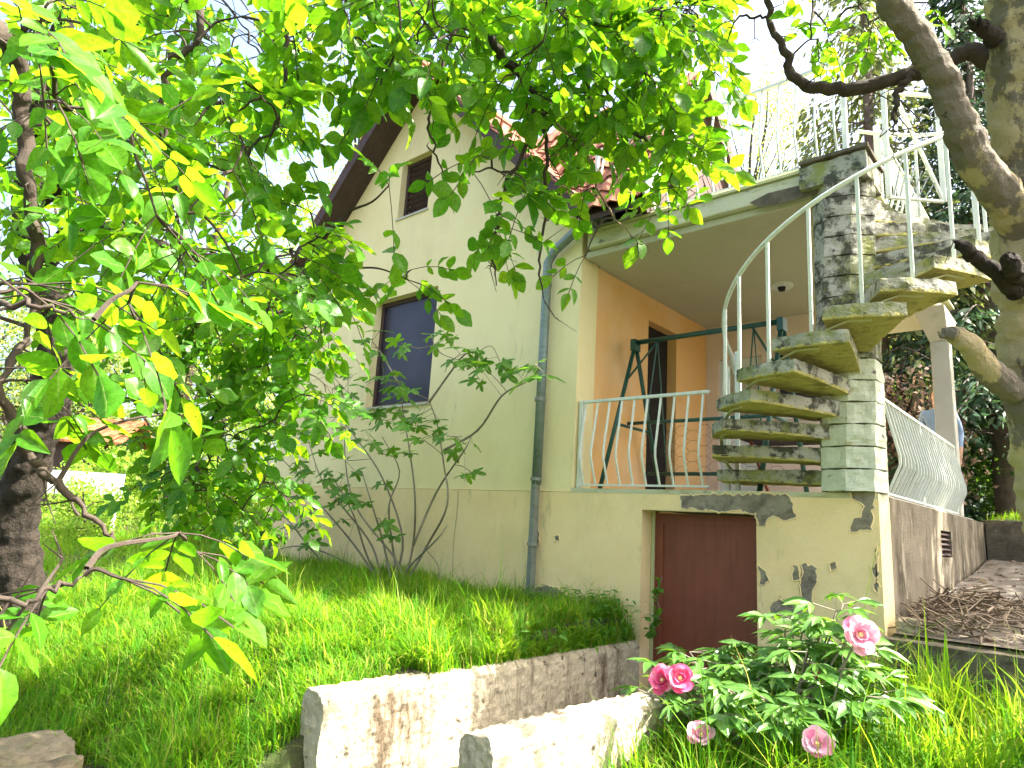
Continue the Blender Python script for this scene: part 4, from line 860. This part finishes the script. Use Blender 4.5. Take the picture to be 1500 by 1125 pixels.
cl = blobs([(1185, 75, 35, 40, 3.3, 3.45, 3), (1280, 20, 40, 20, 3.1, 3.4, 3), (1350, 20, 20, 20, 2.9, 3.2, 1), (1205, -10, 40, 10, 3.2, 3.4, 1), (1150, -220, 260, 120, 2.6, 3.8, 30), (1480, -350, 300, 200, 2.4, 4.2, 46), (1750, -150, 160, 250, 2.4, 4.0, 22)])
grow(pln, limbs, cl, 'bark_twig', 'walnut_leaf', WALNUT, (.055, .085), (.12, .2))

# ------------------------------------------------------------------ fig shrub against the gable wall
fb = onY(598, 856, -.55); fz = float(H(fb[0], -.55))
fig = empty('fig_shrub', (fb[0], -.55, fz), 'many-stemmed fig shrub with lobed leaves against the gable wall', 'shrub')
FS = [[(590, 862), (625, 800), (655, 740), (650, 680), (640, 620), (628, 585)], [(590, 862), (605, 800), (608, 730), (600, 660), (590, 600), (588, 560)], [(575, 860), (590, 790), (560, 700), (520, 640), (490, 600)],
      [(560, 860), (520, 800), (470, 740), (430, 690), (400, 660)], [(560, 860), (500, 820), (440, 800), (390, 810)], [(650, 660), (700, 630), (735, 580), (770, 560), (790, 545)], [(575, 860), (560, 790), (545, 740), (530, 690)], [(605, 800), (640, 720), (680, 660), (690, 640)],
      [(570, 860), (540, 820), (520, 760), (500, 720), (480, 690)], [(628, 590), (660, 545), (680, 520), (700, 515)], [(588, 570), (560, 520), (545, 500)], [(580, 862), (600, 830), (640, 790), (655, 770)], [(560, 862), (545, 800), (500, 740), (470, 700), (450, 640)], [(585, 862), (575, 800), (570, 740), (585, 690), (560, 640)], [(550, 862), (480, 830), (420, 760), (380, 720)], [(595, 862), (580, 820), (520, 740), (505, 660), (510, 600)]]
ends = []
for s_ in FS:
    dy = -.55 + RS.uniform(-.15, .15); q = [onY(px, py, dy + .12 * math.sin(i * 2.1)) for i, (px, py) in enumerate(s_)]
    q = spline(q, 5); MB().tube(q, np.linspace(.015, .005, len(q)), 7).build('stem', 'fig_stem', fig, True); ends += [tuple(p) for p in q[len(q) // 2:]]
CL = [(560, 575, 55, 40, 13), (600, 600, 60, 30, 10), (680, 520, 30, 18, 6), (715, 545, 30, 20, 6), (775, 545, 28, 16, 6), (675, 650, 28, 22, 5), (640, 640, 20, 20, 3), (690, 690, 15, 15, 2), (560, 640, 60, 40, 10), (530, 700, 35, 40, 9), (480, 640, 60, 40, 12), (430, 700, 50, 50, 14), (420, 790, 50, 40, 14), (480, 750, 40, 40, 7), (575, 775, 25, 15, 3), (500, 560, 50, 40, 10), (640, 500, 30, 20, 4), (450, 840, 60, 20, 8), (350, 800, 50, 40, 10), (390, 640, 50, 50, 10), (560, 500, 30, 20, 5), (640, 850, 10, 6, 1)]
PP, D, S, NN = [], [], [], []; tw = MB(); E_ = np.array(ends)
for px, py, rx, ry, n in CL:
    for i in range(n):
        r_, a = math.sqrt(RS.rand()), RS.uniform(0, 6.3); p = onY(px + rx * r_ * math.cos(a), py + ry * r_ * math.sin(a), RS.uniform(-1.0, -.35)); az = RS.uniform(0, 6.3)
        j = E_[np.argmin(np.linalg.norm(E_ - p, axis=1))]
        if i % 3 == 0: q_ = spline([j, (j + p) / 2 + RS.normal(0, .04, 3), p], 4); tw.tube(q_, .0045, 5, 0, False); E_ = np.vstack([E_, q_])
        else: tw.tube([j, p], .0025, 4, 0, False)
        for c in range(2):
            az += RS.uniform(1, 3); d = np.array((math.cos(az), math.sin(az) - .4, RS.uniform(-.6, .1))); PP.append(p + d * .05); D.append(d); S.append(RS.uniform(.11, .19)); NN.append((RS.normal(0, .4), -.75 + RS.normal(0, .3), 1))
x_ = tw.build('twigs', 'fig_stem', fig); x_['kind'] = 'stuff'
leaves_on(fig, FIG, leaf_frames(np.array(D), np.array(NN), np.array(S)), np.array(PP), 'fig_leaf', 300)

# ------------------------------------------------------------------ peony
pc_ = np.array((-.30, -1.35)); pz = float(H(*pc_)); pe = empty('peony_bush', (*pc_, pz), 'peony bush with glossy leaves and pink flowers in front of the cellar door', 'shrub')
def px_at(px, py, y): return onY(px, py, y)
ST = [(985, 985, -1.5), (1010, 955, -1.2), (1050, 950, -1.0), (1090, 945, -1.0), (1030, 1000, -1.6), (1070, 1010, -1.7), (1110, 985, -1.4), (1150, 960, -1.1), (1190, 925, -1.1), (1225, 895, -1.2), (1250, 925, -1.3), (1170, 1000, -1.6), (1210, 970, -1.3), (1245, 990, -1.4), (1285, 1000, -1.2), (1130, 1030, -1.8), (1180, 1040, -1.8), (1060, 1045, -1.9), (1270, 1020, -1.5), (1220, 1030, -1.6), (1020, 1030, -1.8), (1150, 920, -1.0), (1100, 1000, -1.2), (1140, 985, -1.2), (1060, 975, -1.3), (1300, 1015, -1.3), (1180, 905, -1.1), (1235, 885, -1.2)]
D, PP, S, NN = [], [], [], []; stm = MB()
ST += [(px + RS.normal(0, 36), py + RS.normal(0, 20) + 8, y + RS.normal(0, .15)) for px, py, y in ST[::2]]
for px, py, y in ST:
    e = onY(px, py, y); b = np.array((pc_[0] + (e[0] - pc_[0]) * .35 + RS.normal(0, .04), pc_[1] + (e[1] - pc_[1]) * .4 + RS.normal(0, .05), 0)); b[2] = float(H(b[0], b[1]))
    q = spline([b, b * .4 + e * .6 + np.array((0, 0, .04)), e], 5); MB().tube(q, np.linspace(.008, .004, len(q)), 6).build('stem', 'fig_stem', pe, True)
    for t in (.55, .72, .88, 1.0, 1.0):
        p = q[min(len(q) - 1, int(t * (len(q) - 1)))]; az = RS.uniform(0, 6.3); d = np.array((math.cos(az), math.sin(az), RS.uniform(.0, .5))); L = RS.uniform(.07, .15); c = p + d * L; stm.tube([p, c], .003, 4, 0, False)
        for k, an in enumerate((-80, -45, -18, 0, 18, 45, 80)):
            ca, sa = math.cos(R(an)), math.sin(R(an)); dd = np.array((d[0] * ca - d[1] * sa, d[0] * sa + d[1] * ca, d[2] * .6 - .15 + RS.normal(0, .15)))
            PP.append(c + d * .01); D.append(dd); S.append(RS.uniform(.10, .17)); NN.append((RS.normal(0, .4), RS.normal(0, .4) - .3, 1))
x_ = stm.build('leaf_stalks', 'fig_stem', pe); x_['kind'] = 'stuff'
leaves_on(pe, PEONY, leaf_frames(np.array(D), np.array(NN), np.array(S)), np.array(PP), 'peony_leaf', 300)
petal = blade('q', [(0, .06), (.3, .26), (.6, .42), (.85, .38), (.96, .24), (1, .1)], .25, -.35, .08)
def flower(px, py, y, rad, mat, face):
    c = onY(px, py, y); f_ = np.array(face, float); f_ /= np.linalg.norm(f_); a = np.cross(f_, (0, 0, 1)); a /= np.linalg.norm(a); b = np.cross(a, f_); D, P_, S_, N_ = [], [], [], []
    for ring, (n, tilt, s_) in enumerate(((9, .05, 1.05), (9, .38, .95), (7, .95, .6))):
        for i in range(n):
            t = 2 * math.pi * (i + .5 * ring) / n + RS.normal(0, .12); r_ = a * math.cos(t) + b * math.sin(t); D.append(r_ + f_ * tilt + RS.normal(0, .1, 3)); N_.append(f_ - r_ * tilt); P_.append(c + r_ * .006); S_.append(rad * s_ * RS.uniform(.85, 1.1))
    me = merge([leaf_mesh('t', petal, leaf_frames(np.array(D), np.array(N_), S_), np.array(P_))], 'flower'); o = link('flower', me, pe, mat); o.matrix_parent_inverse = Matrix.Translation(-Vector(pe.location))
    MB().tube([c, c + f_ * rad * .28], [rad * .24, rad * .14], 10).build('flower_centre', 'stamen', o)
    g = np.array((c[0] * .6 + pc_[0] * .4, c[1] * .7 + pc_[1] * .3 + .05, pz + .15)); MB().tube(spline([g, (g + c) / 2 + (0, 0, .05), c - f_ * .01], 4), .005, 6).build('flower_stem', 'fig_stem', o)
cf = CAM - np.array((-.3, -1.4, -1.2)); cf /= np.linalg.norm(cf)
flower(971, 997, -2.0, .068, 'petal_pink', cf + (-.3, 0, .2)); flower(996, 994, -1.98, .072, 'petal_pink', cf + (.2, 0, .3)); flower(1258, 930, -1.75, .085, 'petal_pale', cf + (.5, 0, .1)); flower(1027, 1077, -2.1, .06, 'petal_pale', cf + (0, 0, .7)); flower(1197, 1090, -2.1, .062, 'petal_pale', cf + (0, 0, .5)); flower(1200, 990, -1.5, .03, 'petal_pink', cf + (0, 0, -.4))

# ------------------------------------------------------------------ background trees
QUAD = (np.array([(0, 0, 0), (.3, .45, .05), (0, 1, -.08), (-.3, .45, .05)]), [(0, 1, 2, 3)], np.array([(.5, 0), (1, .5), (.5, 1), (0, .5)]))
def leafy(name, label, pos, hgt, crown_r, n, size, mat, bark='bark_dark', trunk_r=.14, low=.25, weep=0.0, cat='tree', group=None, lobes=16):
    pos = np.array(pos, float); rt = empty(name, tuple(pos), label, cat, group); tp = [pos + (0, 0, -.3)] + [pos + (RS.normal(0, .15), RS.normal(0, .15), hgt * t) for t in (.25, .5, .75, .95)]
    MB().tube(spline(tp, 5), np.linspace(trunk_r, trunk_r * .2, 21), 8).build('trunk', bark, rt, True); lb = MB(); P_, D_ = [], []
    for k in range(lobes):
        t = RS.uniform(low, 1); az = RS.uniform(0, 6.3); rr = crown_r * (1 - .55 * max(0, t - .5) / .5) * RS.uniform(.35, 1); c = pos + (math.cos(az) * rr, math.sin(az) * rr, hgt * t); s = pos + (0, 0, hgt * max(.12, t - .25))
        lb.tube(spline([s, (s + c) / 2 + RS.normal(0, .12, 3), c], 4), np.linspace(trunk_r * .3, .008, 9), 5, 0, False); m = n // lobes; sg = crown_r * RS.uniform(.2, .36)
        g = RS.normal(0, 1, (m, 3)); g /= np.linalg.norm(g, axis=1)[:, None] + 1e-9; g = g * (RS.rand(m, 1) ** .45) * sg * 1.6; g[:, 2] *= .75
        if weep: g[:, 2] -= np.abs(RS.normal(0, weep, m)); 
        P_.append(c + g); d = RS.normal(0, 1, (m, 3)); d[:, 2] -= .5; D_.append(d)
    lb.build('limbs', bark, rt)['kind'] = 'stuff'
    P_ = np.concatenate(P_); D_ = np.concatenate(D_); ok = P_[:, 2] > pos[2] + .03; P_, D_ = P_[ok], D_[ok]
    me = leaf_mesh('crown', QUAD, leaf_frames(D_, RS.normal(0, 1, D_.shape) + (0, 0, .5), RS.uniform(.6, 1.3, len(P_)) * size), P_); o = link('crown', me, rt, mat); o.matrix_parent_inverse = Matrix.Translation(-Vector(rt.location)); o['kind'] = 'stuff'
def conifer(name, label, pos, hgt, rad, mat, tiers=22, dense=1.0, low=.1, trunk_r=.16, droop=.5, size=.16):
    pos = np.array(pos, float); rt = empty(name, tuple(pos), label, 'tree'); MB().tube([pos + (0, 0, -.3), pos + (0, 0, hgt * .5), pos + (0, 0, hgt)], [trunk_r, trunk_r * .7, .02], 9, .05).build('trunk', 'bark_conifer', rt, True); lb = MB(); P_, D_ = [], []
    for k in range(tiers):
        t = low + (1 - low) * k / tiers; L0 = rad * (1 - t) ** .8 + .2
        for j in range(int(6 * dense) + 1):
            az = RS.uniform(0, 6.3); L = L0 * RS.uniform(.7, 1.1); dr_ = np.array((math.cos(az), math.sin(az), 0)); s = pos + (0, 0, hgt * t + RS.normal(0, .08)); q = spline([s, s + dr_ * L * .5 + (0, 0, -.06 * L), s + dr_ * L + (0, 0, -.30 * L)], 4); lb.tube(q, np.linspace(.022, .005, len(q)), 4, 0, False)
            m = int(46 * dense * max(L, .6)); u = RS.rand(m) ** .7; i0 = np.clip((u * (len(q) - 1)).astype(int), 0, len(q) - 1); side = np.cross(dr_, (0, 0, 1)); off = RS.normal(0, .16 * L * .6 + .05, m)
            P_.append(q[i0] + side * (off * u)[:, None] + np.stack([np.zeros(m), np.zeros(m), -np.abs(RS.normal(0, droop * .3, m))], 1)); d = dr_ * .6 + side * np.sign(off)[:, None] * .5 + RS.normal(0, .25, (m, 3)) + (0, 0, -droop); D_.append(d)
    lb.build('limbs', 'bark_conifer', rt)['kind'] = 'stuff'; P_ = np.concatenate(P_); D_ = np.concatenate(D_)
    sh = (QUAD[0] * (.55, 1, 1), QUAD[1], QUAD[2]); me = leaf_mesh('needles', sh, leaf_frames(D_, RS.normal(0, 1, D_.shape) + (0, 0, .6), RS.uniform(.6, 1.3, len(P_)) * size), P_); o = link('needles', me, rt, mat); o.matrix_parent_inverse = Matrix.Translation(-Vector(rt.location)); o['kind'] = 'stuff'
def gpos(px, d, z=None):
    p = at(px, 700, d); return (p[0], p[1], float(H(p[0], p[1])) if z is None else z)
leafy('birch_tree', 'tall pale fine-leaved tree rising behind the roof verge', gpos(470, 17), 15, 3.2, 16000, .085, 'birch_leaf', 'bark_twig', .16, .25, .5, lobes=26)
leafy('birch_tree', 'tall airy fine-leaved tree behind the walnut trunk', gpos(250, 19), 15, 3.6, 14000, .09, 'birch_leaf', 'bark_twig', .16, .2, .5, lobes=26)
leafy('birch_tree', 'thin-leaved tree showing faintly through the deck railing', gpos(1110, 20, 0.), 15, 3.2, 12000, .08, 'birch_leaf', 'bark_twig', .12, .3, .6, lobes=22)
conifer('larch_tree', 'thin light green conifer standing behind the deck railing', gpos(1300, 13, .3), 15, 3.1, 'needle_light', 30, .8, .2, .17, .9, .22)
conifer('spruce_tree', 'dark blue-green spruce behind the forked tree', gpos(1470, 12, .3), 12, 2.8, 'needle', 28, 1.2, .12, .17, .6, .20)
conifer('spruce_tree', 'dark spruce spreading low behind the porch column', gpos(1400, 16, .3), 6.5, 3.0, 'needle', 18, 1.5, .03, .15, .5, .22)
leafy('yew_bush', 'dark evergreen bush behind the person and side railing', gpos(1365, 13.5, .3), 3.0, 1.7, 9000, .11, 'dark_leaf', 'bark_dark', .1, .08, 0, 'bush')
leafy('yew_bush', 'dark bush at the top of the grassy bank', gpos(1455, 13.5, .3), 2.2, 1.3, 6000, .10, 'dark_leaf', 'bark_dark', .1, .08, 0, 'bush')
leafy('dry_shrub', 'reddish dry shrub seen between stair column and porch column', gpos(1325, 11.2, .3), 2.7, .9, 3200, .10, 'dry_leaf', 'bark_dark', .06, .15, .3, 'shrub')
leafy('broadleaf_tree', 'leafy tree closing the gap behind the porch', gpos(1300, 20, .3), 6, 3.2, 9000, .16, 'bush_leaf', 'bark_dark', .15, .1)
leafy('birch_tree', 'pale fine-leaved tree at the far meadow corner', gpos(30, 17), 14, 3.4, 14000, .095, 'birch_leaf', 'bark_twig', .15, .15, .4, lobes=26)
leafy('broadleaf_tree', 'bushy tree behind the reddish garden hut', gpos(120, 24), 7, 3.4, 12000, .15, 'birch_leaf', 'bark_dark', .2, .05, lobes=26)
leafy('broadleaf_tree', 'grey-green tree at the far meadow edge', gpos(-60, 20), 6.5, 3.2, 9000, .14, 'dark_leaf', 'bark_dark', .2, .05)
leafy('broadleaf_tree', 'leafy tree beside the far white fence', gpos(300, 22), 7, 3.2, 10000, .14, 'bush_leaf', 'bark_dark', .2, .05)
leafy('garden_bush', 'sunlit yellow-green bush in front of the garden hut', gpos(170, 14.5), 1.5, 1.2, 7000, .09, 'bush_leaf', 'bark_twig', .05, .1, 0, 'bush')
leafy('garden_bush', 'bright bush below the white fence', gpos(130, 11.5), .9, .9, 4500, .07, 'bush_leaf', 'bark_twig', .05, .1, 0, 'bush')
leafy('garden_bush', 'green bush between the walnut trunk and gable', gpos(330, 12.5), 1.7, 1.1, 6500, .09, 'bush_leaf', 'bark_twig', .05, .1, 0, 'bush')
leafy('broadleaf_tree', 'shade tree standing off the side path', (3.7, 3.9, -.6), 8.5, 2.3, 9000, .17, 'bush_leaf', 'bark_dark', .16, .45, lobes=22)
leafy('broadleaf_tree', 'second shade tree further along the side path', (4.6, 7.2, .2), 7.5, 2.3, 9000, .17, 'bush_leaf', 'bark_dark', .16, .4, lobes=22)
# hut and fence beyond the lawn
hc = np.array(gpos(135, 17)); hut = empty('garden_hut', tuple(hc), 'small garden hut with reddish tiled roof beyond the bushes', 'hut')
rgt = M[:, 0] * (1, 1, 0); rgt /= np.linalg.norm(rgt); fw = np.array((-rgt[1], rgt[0], 0)); zt = at(135, 625, 17)[2]
def hb(a, b, c): return hc * (1, 1, 0) + rgt * a + fw * b + np.array((0, 0, c))
MB().prism([hb(-.85, -.6, hc[2]), hb(.85, -.6, hc[2]), hb(.85, .6, hc[2]), hb(-.85, .6, hc[2])], (0, 0, zt - .25 - hc[2])).build('wall', 'dark_wood', hut)
for s_ in (-1, 1):
    MB().add([hb(-1.1, s_ * .85, zt - .4), hb(1.1, s_ * .85, zt - .4), hb(1.1, 0, zt + .25), hb(-1.1, 0, zt + .25), hb(-1.1, s_ * .85, zt - .46), hb(1.1, s_ * .85, zt - .46), hb(1.1, 0, zt + .19), hb(-1.1, 0, zt + .19)], [(0, 1, 2, 3), (7, 6, 5, 4), (0, 4, 5, 1), (1, 5, 6, 2), (2, 6, 7, 3), (3, 7, 4, 0)]).build('roof', 'hut_roof', hut)
fc_ = np.array(gpos(110, 13.2)); fz0 = at(110, 725, 13.2)[2]; fz1 = at(110, 690, 13.2)[2]
fnc = empty('garden_fence', tuple(fc_), 'low white fence beyond the lawn below the garden hut', 'fence')
for i in range(9):
    a = fc_ * (1, 1, 0) + rgt * (-.9 + i * .22) + (0, 0, fz0); MB().bar(a, a + np.array((0, 0, fz1 - fz0)), .03, .216, tuple(rgt)).build('board', 'white_paint', fnc)
for s_ in (-.85, .85): a = fc_ * (1, 1, 0) + rgt * s_ + fw * .05; MB().bar(a + (0, 0, fc_[2]), a + (0, 0, fz1), .08, .08, (1, 0, 0)).build('post', 'grey_paint', fnc)

# ------------------------------------------------------------------ person behind the column
pp = at(1398, 740, 8.9); pg = 0.02; pb = np.array((pp[0] - .10, 5.0, pg))
per = empty('person', tuple(pb), 'person in blue shirt and pale trousers standing behind the porch column', 'person')
J = {'pelvis': (0, 0, .93, .14, .10), 'waist': (0, 0, 1.08, .135, .10), 'chest': (0, 0, 1.28, .165, .115), 'neckb': (0, 0, 1.43, .09, .08), 'neck': (0, .0, 1.49, .055, .055), 'jaw': (0, -.02, 1.56, .062, .075), 'head': (0, -.01, 1.64, .075, .092), 'crown': (0, 0, 1.72, .058, .07)}
ed = [('pelvis', 'waist'), ('waist', 'chest'), ('chest', 'neckb'), ('neckb', 'neck'), ('neck', 'jaw'), ('jaw', 'head'), ('head', 'crown')]
for s_, n in ((-1, 'l'), (1, 'r')):
    J.update({n + 'sh': (s_ * .17, 0, 1.39, .068, .068), n + 'el': (s_ * .235, .03, 1.12, .048, .048), n + 'wr': (s_ * .22, -.08, .90, .033, .033), n + 'ha': (s_ * .215, -.11, .81, .036, .022), n + 'hip': (s_ * .09, 0, .86, .10, .10), n + 'kn': (s_ * .10, -.01, .49, .066, .066), n + 'an': (s_ * .105, .02, .10, .046, .046), n + 'to': (s_ * .115, -.13, .04, .042, .032)})
    ed += [('chest', n + 'sh'), (n + 'sh', n + 'el'), (n + 'el', n + 'wr'), (n + 'wr', n + 'ha'), ('pelvis', n + 'hip'), (n + 'hip', n + 'kn'), (n + 'kn', n + 'an'), (n + 'an', n + 'to')]
    for k, (fx, fl) in enumerate(((-.028, .075), (-.010, .09), (.010, .085), (.027, .07))):
        J[f'{n}f{k}a'] = (s_ * .215 + fx * .4, -.115 + fx, .775, .009, .009); J[f'{n}f{k}b'] = (s_ * .212 + fx * .4, -.12 + fx, .775 - fl, .008, .008); ed += [(n + 'ha', f'{n}f{k}a'), (f'{n}f{k}a', f'{n}f{k}b')]
    J[n + 'th'] = (s_ * .20, -.155, .80, .010, .010); J[n + 'th2'] = (s_ * .195, -.17, .76, .009, .009); ed += [(n + 'ha', n + 'th'), (n + 'th', n + 'th2')]
ks = list(J); me = bpy.data.meshes.new('body'); me.from_pydata([J[k][:3] for k in ks], [(ks.index(a), ks.index(b)) for a, b in ed], []); me.update()
tmp = bpy.data.objects.new('body', me); COL.objects.link(tmp); sm = tmp.modifiers.new('skin', 'SKIN'); ss = tmp.modifiers.new('sub', 'SUBSURF'); ss.levels = 2
for i, k in enumerate(ks): me.skin_vertices[0].data[i].radius = J[k][3:5]; me.skin_vertices[0].data[i].use_root = (k == 'pelvis')
dg = bpy.context.evaluated_depsgraph_get(); bm_ = bpy.data.meshes.new_from_object(tmp.evaluated_get(dg)); bpy.data.objects.remove(tmp)
bm_.name = 'body'
for m_ in ('skin', 'denim', 'pale_cloth', 'bark_dark'): bm_.materials.append(MAT[m_])
for p_ in bm_.polygons:
    c = p_.center; p_.use_smooth = True
    p_.material_index = 0 if (c.z > 1.46 or (abs(c.x) > .17 and c.z < .93 and c.z > .6)) else 1 if (c.z > .98 or abs(c.x) > .19) and c.z > .88 else 3 if c.z < .09 else 2
yaw = math.atan2(CAM[0] - pb[0], -(CAM[1] - pb[1])) * -1
bo = bpy.data.objects.new('body', bm_); COL.objects.link(bo); bo.parent = per; per.rotation_euler.z = R(8)
hr = MB()
for a in range(7):
    for b in range(12):
        t, u = a / 6 * 1.9, b / 12 * 6.283; hr.v.append((.085 * math.sin(t) * math.cos(u), .012 + .098 * math.sin(t) * math.sin(u) + (.03 if t > 1.2 else 0), 1.655 + .105 * math.cos(t)))
for a in range(6):
    for b in range(12): i, j = a * 12 + b, a * 12 + (b + 1) % 12; hr.f.append((i, j, j + 12, i + 12))
me = hr.mesh('hair'); o = link('hair', me, per, 'hair')
for nm, lo, r_, mt in (('nose', (0, -.105, 1.615), .014, 'skin'), ('eye', (-.028, -.092, 1.645), .009, 'black_void'), ('eye', (.028, -.092, 1.645), .009, 'black_void'), ('mouth', (0, -.093, 1.575), .012, 'petal_pink')):
    o = link(nm, MB().tube([np.array(lo) - (r_ * (2 if nm == 'mouth' else 1), 0, 0), lo, np.array(lo) + (r_ * (2 if nm == 'mouth' else 1), 0, 0)], [r_ * .3, r_ * (.5 if nm == 'mouth' else 1), r_ * .3], 8).mesh(nm), per, mt)
